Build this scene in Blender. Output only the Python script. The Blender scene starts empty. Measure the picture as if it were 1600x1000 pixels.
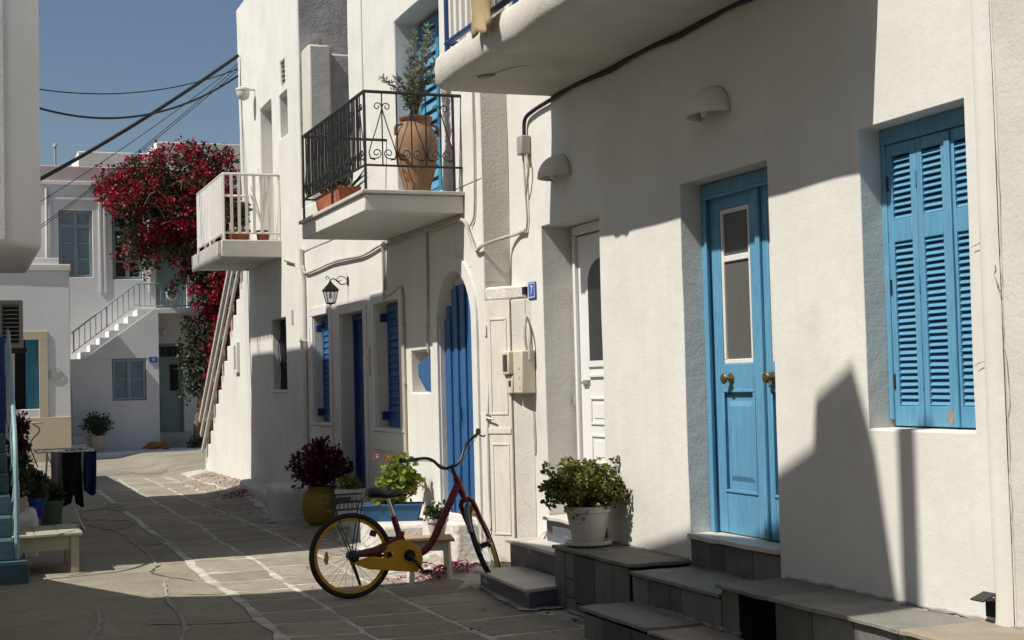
import bpy, bmesh, math, random
from mathutils import Vector, Matrix, noise, Euler
R = math.radians
rnd = random.Random(7)
sc = bpy.context.scene
col = sc.collection

# ------------------------------------------------------------------ camera
# street frame: x = across the street (right), y = along the street, z = up
yaw, pitch, roll = R(21.38), R(2.487), R(-1.479)
fwd = Vector((math.sin(yaw) * math.cos(pitch), math.cos(yaw) * math.cos(pitch), math.sin(pitch)))
r0 = Vector((math.cos(yaw), -math.sin(yaw), 0)); u0 = r0.cross(fwd)
rt = math.cos(roll) * r0 + math.sin(roll) * u0
up = -math.sin(roll) * r0 + math.cos(roll) * u0
cam = bpy.data.cameras.new('camera'); co = bpy.data.objects.new('camera', cam); col.objects.link(co)
cam.lens, cam.sensor_width, cam.clip_end, cam.clip_start = 50, 36, 1500, .05
co.matrix_world = Matrix(((rt.x, up.x, -fwd.x, 0), (rt.y, up.y, -fwd.y, 0), (rt.z, up.z, -fwd.z, 1.6), (0, 0, 0, 1)))
sc.camera = co

# ------------------------------------------------------------------ sky, sun, exposure
SUN = Vector((-1, -.16, 1.27)).normalized()          # towards the sun
w = bpy.data.worlds.new('World'); sc.world = w; w.use_nodes = True
nt = w.node_tree; nt.nodes.clear()
sky = nt.nodes.new('ShaderNodeTexSky'); sky.sky_type = 'NISHITA'; sky.sun_disc = False
sky.sun_elevation = math.asin(SUN.z); sky.sun_rotation = math.atan2(SUN.x, SUN.y)
sky.air_density, sky.dust_density, sky.ozone_density, sky.altitude = 1.0, .9, 1.4, 20
bg = nt.nodes.new('ShaderNodeBackground'); bg.inputs[1].default_value = .056
ow = nt.nodes.new('ShaderNodeOutputWorld')
nt.links.new(sky.outputs[0], bg.inputs[0]); nt.links.new(bg.outputs[0], ow.inputs[0])
sl = bpy.data.lights.new('sun', 'SUN'); sl.energy = 4.3; sl.angle = R(.53); sl.color = (1, .96, .875)
so = bpy.data.objects.new('sun', sl); col.objects.link(so)
so.rotation_euler = SUN.to_track_quat('Z', 'Y').to_euler(); so.location = (-20, 0, 30)
sc.view_settings.view_transform = 'Standard'; sc.view_settings.look = 'None'
sc.view_settings.exposure = .37; sc.view_settings.gamma = 1

# ------------------------------------------------------------------ materials
def mat(name, c, rough=.8, c2=None, scale=3, spec=.3, bump=0, bscale=60, metal=0, stretch=(1, 1, 1), fac=(.35, .65),
        stain=None, sscale=1.2, sfac=(.58, .75), rand=0, island=0, coat=0, detail=6, fine=0, mott=None, bump2=None, streak=0):
    m = bpy.data.materials.new(name); m.use_nodes = True; t = m.node_tree; N = t.nodes; L = t.links
    b = N['Principled BSDF']; b.inputs['Roughness'].default_value = rough; b.inputs['Metallic'].default_value = metal
    b.inputs['Specular IOR Level'].default_value = spec; b.inputs['Coat Weight'].default_value = coat
    tc = N.new('ShaderNodeTexCoord'); mp = N.new('ShaderNodeMapping'); mp.inputs['Scale'].default_value = stretch
    L.new(tc.outputs['Object'], mp.inputs[0])
    out = None
    def noisen(s, d=detail, src=mp):
        n = N.new('ShaderNodeTexNoise'); n.inputs['Scale'].default_value = s; n.inputs['Detail'].default_value = d
        n.inputs['Roughness'].default_value = .62; L.new(src.outputs[0], n.inputs['Vector']); return n
    def mix(f, a, bb, lo, hi):
        r = N.new('ShaderNodeMapRange'); r.inputs[1].default_value = lo; r.inputs[2].default_value = hi; L.new(f, r.inputs[0])
        x = N.new('ShaderNodeMix'); x.data_type = 'RGBA'; L.new(r.outputs[0], x.inputs[0])
        for s, v in ((6, a), (7, bb)):
            if hasattr(v, 'links'): L.new(v, x.inputs[s])
            else: x.inputs[s].default_value = (*v, 1)
        return x.outputs[2]
    c_out = c
    if c2: c_out = mix(noisen(scale).outputs[0], c, c2, *fac)
    if stain: c_out = mix(noisen(sscale, 8).outputs[0], c_out, stain, *sfac)
    if mott: c_out = mix(noisen(mott[0], 6).outputs[0], c_out, tuple(v * mott[1] for v in c), .5, .68)
    if streak:
        m2 = N.new('ShaderNodeMapping'); m2.inputs['Scale'].default_value = (3, 3, .22); L.new(tc.outputs['Object'], m2.inputs[0])
        c_out = mix(noisen(2.2, 7, m2).outputs[0], c_out, tuple(v * (1 - streak) for v in c), .53, .72)
    if fine: c_out = mix(noisen(180, 3).outputs[0], c_out, tuple(v * (1 - fine) for v in c), .45, .75)
    if rand or island:
        if rand: o = N.new('ShaderNodeObjectInfo').outputs['Random']; amt = rand
        else: o = N.new('ShaderNodeNewGeometry').outputs['Random Per Island']; amt = island
        r = N.new('ShaderNodeMapRange'); r.inputs[3].default_value = 1 - amt; r.inputs[4].default_value = 1 + amt; L.new(o, r.inputs[0])
        h = N.new('ShaderNodeHueSaturation'); L.new(r.outputs[0], h.inputs['Value'])
        if hasattr(c_out, 'links'): L.new(c_out, h.inputs['Color'])
        else: h.inputs['Color'].default_value = (*c_out, 1)
        c_out = h.outputs[0]
    if hasattr(c_out, 'links'): L.new(c_out, b.inputs['Base Color'])
    else: b.inputs['Base Color'].default_value = (*c_out, 1)
    if bump:
        n = noisen(bscale, 5); bp = N.new('ShaderNodeBump'); bp.inputs['Strength'].default_value = bump
        bp.inputs['Distance'].default_value = .02; L.new(n.outputs[0], bp.inputs['Height']); L.new(bp.outputs[0], b.inputs['Normal'])
        if bump2:
            n = noisen(bump2[1], 3); b2 = N.new('ShaderNodeBump'); b2.inputs['Strength'].default_value = bump2[0]; b2.inputs['Distance'].default_value = .05
            L.new(n.outputs[0], b2.inputs['Height']); L.new(b2.outputs[0], bp.inputs['Normal'])
    return m
def leafmat(name, c, c2, isl=.35, rough=.45, trans=.25):
    m = mat(name, c, rough, c2, 9, .4, island=isl)
    b = m.node_tree.nodes['Principled BSDF']
    t = m.node_tree; tr = t.nodes.new('ShaderNodeBsdfTranslucent'); ms = t.nodes.new('ShaderNodeMixShader')
    ms.inputs[0].default_value = trans; src = b.inputs['Base Color'].links[0].from_socket
    t.links.new(src, tr.inputs[0]); t.links.new(b.outputs[0], ms.inputs[1]); t.links.new(tr.outputs[0], ms.inputs[2])
    t.links.new(ms.outputs[0], t.nodes['Material Output'].inputs[0]); return m
M = {}
M['plaster'] = mat('whitewashed plaster', (.69, .675, .633), .92, (.61, .592, .55), 1.3, .15, .13, 60, fac=(.38, .62), stain=(.47, .44, .40), sscale=1.1, sfac=(.56, .84), fine=.12, bump2=(.12, 4), streak=.11)
M['plaster2'] = mat('older whitewash', (.60, .578, .53), .92, (.515, .49, .437), 1.7, .15, .26, 50, stain=(.42, .375, .32), sscale=1.3, sfac=(.56, .8), fine=.12, bump2=(.16, 4), streak=.14)
M['plaster3'] = mat('far whitewash', (.70, .69, .68), .92, (.64, .63, .625), 1.1, .15, .3, 30, stain=(.5, .47, .47), sscale=.7, sfac=(.62, .85))
M['rough'] = mat('lumpy limewash', (.68, .65, .61), .95, (.55, .52, .48), 5, .1, .7, 24, stain=(.3, .27, .24), sscale=3, sfac=(.6, .76))
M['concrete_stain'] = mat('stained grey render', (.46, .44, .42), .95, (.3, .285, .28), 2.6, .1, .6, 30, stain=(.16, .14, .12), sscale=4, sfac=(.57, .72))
M['cream'] = mat('cream plaster', (.58, .50, .36), .92, (.53, .45, .31), 2, .15, .2, 40)
M['pink'] = mat('pinkish cornice', (.50, .40, .39), .92, (.42, .34, .33), 2, .15, .2, 40)
M['ground'] = mat('worn concrete paving', (.34, .302, .238), .93, (.258, .228, .178), 1.6, .2, .7, 30, stain=(.135, .12, .097), sscale=.9, sfac=(.52, .72), fine=.3, detail=9, mott=(17, .62))
M['joint'] = mat('limewashed joint', (.58, .56, .515), .95, (.45, .42, .37), 7, .1, .5, 40, fac=(.38, .62), stain=(.29, .262, .22), sscale=2.6, sfac=(.46, .62), mott=(22, .6))
M['stone'] = mat('street flagstone', (.335, .297, .235), .9, (.255, .225, .175), 4, .25, .6, 30, rand=.13, stain=(.37, .34, .29), sscale=5, sfac=(.58, .75), fine=.28, mott=(14, .66))
M['slate'] = mat('grey slate tile', (.15, .15, .143), .7, (.095, .097, .097), 5, .35, .45, 30, rand=.38, stain=(.21, .195, .165), sscale=3, sfac=(.56, .72), fine=.15)
M['slatetop'] = mat('grey slate slab', (.235, .225, .2), .8, (.16, .155, .14), 4, .3, .5, 30, mott=(18, .65), rand=.2, stain=(.28, .26, .22), sscale=2.5, sfac=(.54, .7), fine=.15)
M['tan_tile'] = mat('tan stone slab', (.33, .28, .22), .85, (.25, .21, .165), 4, .3, .4, 40)
M['marble'] = mat('pale marble slab', (.56, .53, .48), .6, (.47, .44, .39), 3, .4, .2, 40, stain=(.35, .31, .27), sscale=2, sfac=(.58, .75))
M['darkmarble'] = mat('dark veined marble', (.075, .085, .105), .5, (.12, .13, .15), 3, .45, .1, 30, stain=(.42, .43, .44), sscale=7, sfac=(.6, .72), stretch=(1, .6, 2))
M['lightblue'] = mat('light blue gloss paint', (.098, .285, .45), .48, (.14, .33, .475), 3, .4, .16, 30, stretch=(5, 5, .6), stain=(.07, .2, .36), sscale=5, sfac=(.58, .72), fine=.14, mott=(9, .8), streak=.16)
M['chipped'] = mat('bare wood chip', (.33, .27, .22), .9, (.2, .16, .12), 20)
M['blue'] = mat('cobalt blue paint', (.02, .082, .22), .45, (.034, .115, .275), 3, .4, .14, 30, stretch=(5, 5, .6))
M['darkblue'] = mat('dark blue paint', (.012, .035, .16), .4, (.018, .05, .2), 4, .4, .1, 30)
M['skyblue'] = mat('turquoise blue shutter paint', (.03, .17, .27), .5, (.04, .21, .32), 4, .4, .1, 30)
M['greyblue'] = mat('grey blue window paint', (.22, .285, .30), .55, (.26, .325, .335), 4, .35, .1, 30)
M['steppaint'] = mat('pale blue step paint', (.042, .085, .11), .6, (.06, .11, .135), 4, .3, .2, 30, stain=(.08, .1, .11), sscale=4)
M['railblue'] = mat('pale blue rail paint', (.2, .32, .36), .5, (.23, .35, .39), 5, .4)
M['navy'] = mat('navy rail paint', (.016, .04, .13), .4, None, 3, .45)
M['black'] = mat('black wrought iron', (.012, .012, .014), .45, (.02, .019, .018), 20, .45, .1, 80)
M['whitepaint'] = mat('white oil paint', (.70, .68, .64), .5, (.63, .6, .55), 4, .35, .12, 40, stain=(.4, .33, .26), sscale=4, sfac=(.66, .8))
M['whitewood'] = mat('cracked white wood paint', (.70, .66, .59), .6, (.62, .57, .5), 6, .3, .2, 40, stretch=(3, 3, .7), stain=(.34, .27, .2), sscale=6, sfac=(.68, .78))
M['pvc'] = mat('white door panel', (.74, .73, .72), .35, (.71, .70, .69), 2, .45)
M['greywood'] = mat('weathered grey wood', (.50, .475, .435), .9, (.36, .335, .30), 5, .2, .4, 30, stretch=(6, 1, 6))
M['glass'] = mat('dark glass', (.022, .024, .027), .12, None, 3, .6)
M['frosted'] = mat('frosted glass', (.115, .112, .10), .32, (.085, .085, .078), 60, .5, .25, 220)
M['curtain'] = mat('glass over pale curtain', (.2, .25, .28), .2, (.14, .19, .22), 2.5, .5)
M['dark'] = mat('dark interior', (.012, .012, .014), .9)
M['brass'] = mat('aged brass', (.3, .23, .12), .38, (.2, .15, .08), 20, .5, metal=.9)
M['steel'] = mat('brushed steel', (.5, .5, .5), .35, None, 3, .5, metal=.9)
M['cable'] = mat('black cable', (.018, .018, .02), .6)
M['whitecable'] = mat('painted cable', (.5, .46, .4), .8, (.38, .34, .29), 12)
M['tan_pipe'] = mat('cream conduit', (.47, .40, .31), .7, (.4, .34, .26), 8)
M['meter'] = mat('yellowed plastic', (.58, .53, .42), .5, (.52, .47, .37), 4, .4)
M['acgrey'] = mat('beige appliance casing', (.34, .33, .30), .5, (.29, .28, .255), 4, .4)
M['signblue'] = mat('enamel blue', (.012, .09, .38), .3, None, 3, .5)
M['signwhite'] = mat('enamel white', (.8, .8, .8), .3, None, 3, .5)
M['terra'] = mat('terracotta jar', (.30, .18, .11), .85, (.23, .135, .083), 4, .2, .25, 40, stain=(.50, .33, .2), sscale=3, sfac=(.58, .75))
M['terrapot'] = mat('terracotta pot', (.38, .14, .07), .8, (.3, .1, .05), 5, .25, .2, 40)
M['yellowpot'] = mat('mustard glazed urn', (.28, .2, .025), .55, (.22, .15, .02), 5, .35, .2, 30)
M['whitepot'] = mat('white plastic pot', (.60, .57, .53), .5, (.54, .5, .45), 4, .35, stain=(.33, .27, .22), sscale=5, sfac=(.64, .76))
M['bluepot'] = mat('blue planter', (.02, .08, .175), .5, (.03, .1, .21), 5, .35, stain=(.3, .36, .4), sscale=9, sfac=(.68, .76))
M['creampot'] = mat('cream pot', (.46, .40, .30), .7, (.38, .33, .24), 5)
M['greenglass'] = mat('green jar', (.07, .11, .085), .3, None, 3, .5)
M['royal'] = mat('royal blue pot', (.01, .04, .3), .35, None, 3, .5)
M['soil'] = mat('soil', (.05, .035, .025), .95)
M['bench'] = mat('pale yellow table paint', (.40, .385, .30), .6, (.34, .325, .245), 5, .3, .15, 30)
M['stoolwood'] = mat('pine seat', (.42, .30, .17), .7, (.33, .22, .12), 5, .3, .2, 20, stretch=(1, 6, 1))
M['red'] = mat('maroon bicycle enamel', (.13, .004, .010), .35, (.105, .003, .008), 4, .35, coat=.15)
M['yellow'] = mat('yellow bicycle plastic', (.56, .29, .012), .5, (.48, .24, .01), 5, .35, stain=(.3, .16, .03), sscale=9, sfac=(.62, .75))
M['rubber'] = mat('tyre rubber', (.016, .016, .017), .75, (.026, .025, .024), 20, .3)
M['blackplastic'] = mat('black plastic', (.014, .014, .015), .45, None, 3, .45)
M['fender'] = mat('grey mudguard', (.09, .095, .1), .45, None, 3, .4)
M['cloth_beige'] = mat('beige towel', (.44, .34, .2), .95, (.36, .27, .15), 8, .1, .3, 90)
M['cloth_black'] = mat('black clothes', (.014, .014, .018), .95, None, 3, .1)
M['cloth_navy'] = mat('blue clothes', (.02, .045, .11), .95, None, 3, .1)
M['cloth_grey'] = mat('grey clothes', (.22, .215, .21), .95, None, 3, .1)
M['petal'] = leafmat('magenta bracts', (.22, .0055, .021), (.39, .012, .038), .45, .55, .35)
M['petal2'] = leafmat('fallen pink bracts', (.42, .06, .16), (.28, .02, .09), .4, .6, .2)
M['leafdark'] = leafmat('bougainvillea leaves', (.028, .042, .016), (.055, .068, .026), .4)
M['olive'] = leafmat('olive leaves', (.17, .185, .12), (.25, .255, .17), .3)
M['jade'] = leafmat('jade leaves', (.10, .12, .022), (.15, .135, .03), .4, .35, .12)
M['gera'] = leafmat('geranium leaves', (.14, .21, .02), (.24, .28, .045), .3, .5, .4)
M['wine'] = leafmat('wine red leaves', (.055, .008, .012), (.11, .012, .018), .4)
M['limeleaf'] = leafmat('yellow green leaves', (.2, .22, .05), (.14, .17, .03), .3)
M['shrub'] = leafmat('dull green leaves', (.035, .05, .02), (.06, .07, .03), .4)
M['flower'] = leafmat('salmon flowers', (.5, .13, .06), (.6, .2, .12), .3)
M['bark'] = mat('pale bark', (.24, .17, .11), .9, (.15, .105, .07), 12, .2, .5, 40)
M['twig'] = mat('brown twig', (.1, .07, .045), .9)
M['fur'] = mat('ginger fur', (.36, .17, .06), .9, (.24, .1, .035), 30, .2, .3, 90)

# ------------------------------------------------------------------ object helpers
ORG = {}
def tag(o, label=None, cat=None, group=None, kind=None):
    if label: o['label'] = label
    if cat: o['category'] = cat
    if group: o['group'] = group
    if kind: o['kind'] = kind
    return o
def thing(name, label, cat, loc=(0, 0, 0), group=None):
    o = bpy.data.objects.new(name, None); col.objects.link(o); o.location = loc; o.empty_display_size = .1
    ORG[o.name] = Vector(loc); return tag(o, label, cat, group)
def local(name, label, cat, loc, rz=0, group=None):      # a thing whose parts are built round its own origin
    o = thing(name, label, cat, loc, group); o.rotation_euler.z = rz; ORG[o.name] = Vector((0, 0, 0)); return o
class MB:
    def __init__(s): s.v = []; s.f = []
    def add(s, vs, fs):
        n = len(s.v); s.v += [Vector(p) for p in vs]; s.f += [tuple(i + n for i in f) for f in fs]; return s
    def box(s, x0, x1, y0, y1, z0, z1, T=None):
        vs = [Vector((x, y, z)) for x in (x0, x1) for y in (y0, y1) for z in (z0, z1)]
        if T: vs = [T @ p for p in vs]
        return s.add(vs, [(0, 1, 3, 2), (4, 6, 7, 5), (0, 4, 5, 1), (2, 3, 7, 6), (0, 2, 6, 4), (1, 5, 7, 3)])
    def wbox(s, x0, x1, y0, y1, z0, z1, step=.09, amp=.005, f=7):   # box with worn, uneven faces and edges
        ids = {}; ax = [cuts(a, b, (), step) for a, b in ((x0, x1), (y0, y1), (z0, z1))]; n = [len(a) - 1 for a in ax]
        def vid(i, j, k):
            if (i, j, k) not in ids:
                p = Vector((ax[0][i], ax[1][j], ax[2][k])); e = (i in (0, n[0])) + (j in (0, n[1])) + (k in (0, n[2]))
                q = noise.noise_vector(p * f) * amp * (1.3 if e > 1 else .6); c = max(0, noise.noise(p * 11 + Vector((5, 1, 8))) - .25) * amp * 4 if e > 1 else 0
                m_ = Vector(((x0 + x1) / 2, (y0 + y1) / 2, (z0 + z1) / 2)); q = q + (m_ - p).normalized() * c
                ids[i, j, k] = len(s.v); s.v.append(p + q)
            return ids[i, j, k]
        for d in range(3):
            u, v = [a for a in range(3) if a != d]
            for w_ in (0, n[d]):
                for a in range(n[u]):
                    for b in range(n[v]):
                        q = []
                        for aa, bb in ((a, b), (a + 1, b), (a + 1, b + 1), (a, b + 1)):
                            t = [0, 0, 0]; t[d] = w_; t[u] = aa; t[v] = bb; q.append(vid(*t))
                        s.f.append(tuple(q))
        return s
    def cbox(s, c, d, rz=0, rx=0, ry=0):
        T = Matrix.Translation(c) @ Euler((rx, ry, rz)).to_matrix().to_4x4()
        return s.box(-d[0] / 2, d[0] / 2, -d[1] / 2, d[1] / 2, -d[2] / 2, d[2] / 2, T)
    def tube(s, pts, r, n=6, closed=False):
        pts = [Vector(p) for p in pts]; k = len(pts); rs = r if isinstance(r, (list, tuple)) else [r] * k
        up0 = None; rings = []
        for i, p in enumerate(pts):
            a = pts[(i - 1) % k] if (i or closed) else p; b = pts[(i + 1) % k] if (i < k - 1 or closed) else p
            d = (b - a)
            d = d.normalized() if d.length > 1e-9 else Vector((0, 0, 1))
            if up0 is None: up0 = Vector((0, 0, 1)) if abs(d.z) < .9 else Vector((1, 0, 0))
            side = d.cross(up0)
            if side.length < 1e-5: side = d.orthogonal()
            side.normalize(); u = side.cross(d).normalized(); up0 = u
            rings.append([p + (side * math.cos(2 * math.pi * j / n) + u * math.sin(2 * math.pi * j / n)) * rs[i] for j in range(n)])
        vs = [q for g in rings for q in g]; fs = []
        for i in range(k if closed else k - 1):
            for j in range(n):
                a = i * n + j; b = i * n + (j + 1) % n; c = ((i + 1) % k) * n + (j + 1) % n; d = ((i + 1) % k) * n + j
                fs.append((a, d, c, b))
        if not closed: fs += [tuple(range(n)), tuple(reversed(range((k - 1) * n, k * n)))]
        return s.add(vs, fs)
    def lathe(s, prof, n=20, c=(0, 0, 0), T=None):
        vs = []; fs = []; k = len(prof)
        for r_, z in prof:
            for j in range(n):
                a = 2 * math.pi * j / n; p = Vector((c[0] + r_ * math.cos(a), c[1] + r_ * math.sin(a), c[2] + z)); vs.append(T @ p if T else p)
        for i in range(k - 1):
            for j in range(n): fs.append((i * n + j, i * n + (j + 1) % n, (i + 1) * n + (j + 1) % n, (i + 1) * n + j))
        fs += [tuple(reversed(range(n))), tuple(range((k - 1) * n, k * n))]
        return s.add(vs, fs)
    def prism(s, poly, a, b, axis='x'):      # polygon in the two other axes, extruded from a to b
        f = {'x': lambda p, w: (w, p[0], p[1]), 'y': lambda p, w: (p[0], w, p[1]), 'z': lambda p, w: (p[0], p[1], w)}[axis]
        n = len(poly); vs = [f(p, a) for p in poly] + [f(p, b) for p in poly]
        fs = [tuple(range(n)), tuple(range(2 * n - 1, n - 1, -1))] + [(i, i + n, (i + 1) % n + n, (i + 1) % n) for i in range(n)]
        return s.add(vs, fs)
    def leaf(s, p, d, n, l, wd, k=4):
        d = d.normalized(); sd = d.cross(n)
        if sd.length < 1e-4: sd = d.orthogonal()
        sd.normalize(); nn = sd.cross(d)
        if k == 4: return s.add([p, p + d * l * .45 + sd * wd + nn * l * .08, p + d * l, p + d * l * .45 - sd * wd + nn * l * .08], [(0, 1, 2), (0, 2, 3)])
        return s.add([p, p + d * l * .3 + sd * wd * .85 + nn * l * .07, p + d * l * .75 + sd * wd * .8 + nn * l * .06, p + d * l,
                      p + d * l * .75 - sd * wd * .8 + nn * l * .06, p + d * l * .3 - sd * wd * .85 + nn * l * .07], [(0, 1, 2, 3), (0, 3, 4, 5)])
    def build(s, name, m, parent=None, smooth=0, bevel=0, kind=None, seg=2, solid=True):
        org = Vector((0, 0, 0)); p = parent
        while p is not None and p.parent is not None: p = p.parent
        if p is not None: org = ORG.get(p.name, org)
        me = bpy.data.meshes.new(name); me.from_pydata([tuple(v - org) for v in s.v], [], s.f)
        if solid:
            bm = bmesh.new(); bm.from_mesh(me); bmesh.ops.recalc_face_normals(bm, faces=bm.faces); bm.to_mesh(me); bm.free()
        me.materials.append(M[m] if isinstance(m, str) else m)
        if smooth or bevel:
            me.polygons.foreach_set('use_smooth', [True] * len(me.polygons)); me.set_sharp_from_angle(angle=R(smooth or 35))
        o = bpy.data.objects.new(name, me); col.objects.link(o)
        if parent is not None: o.parent = parent
        if bevel:
            b = o.modifiers.new('bevel', 'BEVEL'); b.width = bevel; b.segments = seg; b.limit_method = 'ANGLE'; b.angle_limit = R(40)
        if kind: o['kind'] = kind
        return o
def copy_of(o, parent, loc=(0, 0, 0), rot=None, scale=None):
    c = o.copy(); col.objects.link(c); c.parent = parent; c.location = loc
    if rot: c.rotation_euler = rot
    if scale: c.scale = scale
    return c
def wob(p, a=.006):
    return Vector(noise.noise_vector(p * 1.1)) * a + Vector(noise.noise_vector(p * 3.7 + Vector((9, 4, 2)))) * a * .5
def cuts(lo, hi, extra, step):
    s = sorted({round(lo, 4), round(hi, 4)} | {round(e, 4) for e in extra if lo < e < hi}); out = []
    for a, b in zip(s, s[1:]):
        n = max(1, math.ceil((b - a) / step)); out += [a + (b - a) * i / n for i in range(n)]
    return out + [s[-1]]
def facade(name, m, parent, axis, W, u0, u1, v0, v1, holes=(), t=.4, step=.3, amp=.006, bevel=.014, lean=None):
    """plastered wall slab with openings; axis 'x' faces -x at x=W, axis 'y' faces -y at y=W"""
    us = cuts(u0, u1, [h[i] for h in holes for i in (0, 1)], step); vs = cuts(v0, v1, [h[i] for h in holes for i in (2, 3)], step)
    pt = (lambda u, v, q: Vector((W + q, u, v))) if axis == 'x' else (lambda u, v, q: Vector((u, W + q, v)))
    nu, nv = len(us) - 1, len(vs) - 1
    def solid(i, j):
        if not (0 <= i < nu and 0 <= j < nv): return False
        a, b = (us[i] + us[i + 1]) / 2, (vs[j] + vs[j + 1]) / 2
        return not any(h[0] < a < h[1] and h[2] < b < h[3] for h in holes)
    ids = {}; mb = MB()
    def vid(i, j, k):
        if (i, j, k) not in ids:
            p = pt(us[i], vs[j], t if k else 0); p = p + (wob(p, amp) if not k else Vector((0, 0, 0)))
            if lean: p.y += lean(p.y, p.z)
            ids[i, j, k] = len(mb.v); mb.v.append(p)
        return ids[i, j, k]
    for i in range(nu):
        for j in range(nv):
            if not solid(i, j): continue
            for k in (0, 1): mb.f.append((vid(i, j, k), vid(i + 1, j, k), vid(i + 1, j + 1, k), vid(i, j + 1, k)))
            for di, dj, e in ((-1, 0, ((i, j), (i, j + 1))), (1, 0, ((i + 1, j), (i + 1, j + 1))), (0, -1, ((i, j), (i + 1, j))), (0, 1, ((i, j + 1), (i + 1, j + 1)))):
                if not solid(i + di, j + dj): mb.f.append((vid(*e[0], 0), vid(*e[1], 0), vid(*e[1], 1), vid(*e[0], 1)))
    return mb.build(name, m, parent, 35, bevel)
def ring(mb, axis, W0, W1, u0, u1, v0, v1, wd, sides='lrtb'):
    def bx(a, b, c, d):
        if axis == 'x': mb.box(W0, W1, a, b, c, d)
        else: mb.box(a, b, W0, W1, c, d)
    e = wd
    if 't' in sides: bx(u0 - e, u1 + e, v1, v1 + e)
    if 'b' in sides: bx(u0 - e, u1 + e, v0 - e, v0)
    if 'l' in sides: bx(u0 - e, u0, v0, v1)
    if 'r' in sides: bx(u1, u1 + e, v0, v1)
    return mb
def spiral(c, r0, a0, turns, n=12):
    return [(c[0] + r0 * (1 - .75 * i / n) * math.cos(a0 + turns * 2 * math.pi * i / n), c[1] + r0 * (1 - .75 * i / n) * math.sin(a0 + turns * 2 * math.pi * i / n)) for i in range(n + 1)]
def ss(a, b, x):
    t = min(1, max(0, (x - a) / (b - a))); return t * t * (3 - 2 * t)
def curve(pts, n=8):                       # Catmull-Rom through the points
    P = [Vector(p) for p in pts]; P = [2 * P[0] - P[1]] + P + [2 * P[-1] - P[-2]]; out = []
    for i in range(1, len(P) - 2):
        a, b, c, d = P[i - 1:i + 3]
        for k in range(n):
            t = k / n; out.append(.5 * ((2 * b) + (c - a) * t + (2 * a - 5 * b + 4 * c - d) * t * t + (3 * b - a - 3 * c + d) * t ** 3))
    return out + [P[-2]]
def rv(rg=rnd):
    while True:
        v = Vector((rg.uniform(-1, 1), rg.uniform(-1, 1), rg.uniform(-1, 1)))
        if .01 < v.length < 1: return v
def foliage(mb, centres, per, spread, l, wd, k=4, upb=.3, rg=rnd):
    for c, rad in centres:
        for _ in range(per):
            v = rv(rg); p = Vector(c) + v * rad * spread
            d = (rv(rg).normalized() + v.normalized() * .8 + Vector((0, 0, upb))); n = rv(rg) + Vector((0, 0, .6))
            q = rg.uniform(.65, 1.25); mb.leaf(p, d, n, l * q, wd * q, k)
    return mb

# ================================================================== THE STREET
def gz(x, y):
    return -.05 * ss(1.2, 2.4, x) * (1 - ss(11.5, 14, y)) + .12 * ss(3.5, 4.3, x) * ss(10.4, 11.4, y) + .012 * noise.noise(Vector((x * .8, y * .8, 3)))
def frange(a, b, s): return [a + (b - a) * i / round((b - a) / s) for i in range(round((b - a) / s) + 1)]
gx = [-300, -80, -20, -6] + frange(-2, 6, .16) + [9, 20, 80, 300]
gy = [-300, -60, -10, 0, 4] + frange(6, 20, .2) + frange(20.5, 40, .5) + [50, 90, 300]
mb = MB(); mb.v = [Vector((x, y, gz(x, y) if -3 < x < 7 and 4 < y < 41 else 0)) for x in gx for y in gy]
n = len(gy); mb.f = [(i * n + j, (i + 1) * n + j, (i + 1) * n + j + 1, i * n + j + 1) for i in range(len(gx) - 1) for j in range(n - 1)]
street = mb.build('street', 'ground', smooth=60, solid=False); street['kind'] = 'structure'
jx = [2.02, 2.56, 3.2, 3.86, 4.5]
def jn(k, y): return jx[k] + .05 * noise.noise(Vector((k * 7.3, y * .5, 0))) + (.02 * (y - 11) if k < 2 else 0) * .5
mb = MB(); ys = frange(6.2, 27, .3)
for k, y in enumerate(ys):
    for i in range(9):
        a = jn(0, y) - .06; b = jn(3, y) + .35; x = a + (b - a) * i / 8
        if i == 0: x += .05 * noise.noise(Vector((y * 3, 1, 5)))
        mb.v.append(Vector((x, y, gz(x, y) + .005)))
mb.f = [(k * 9 + i, k * 9 + i + 1, k * 9 + i + 10, k * 9 + i + 9) for k in range(len(ys) - 1) for i in range(8)]
mb.build('limewashed_joints', 'joint', street, smooth=60, solid=False)
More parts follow.
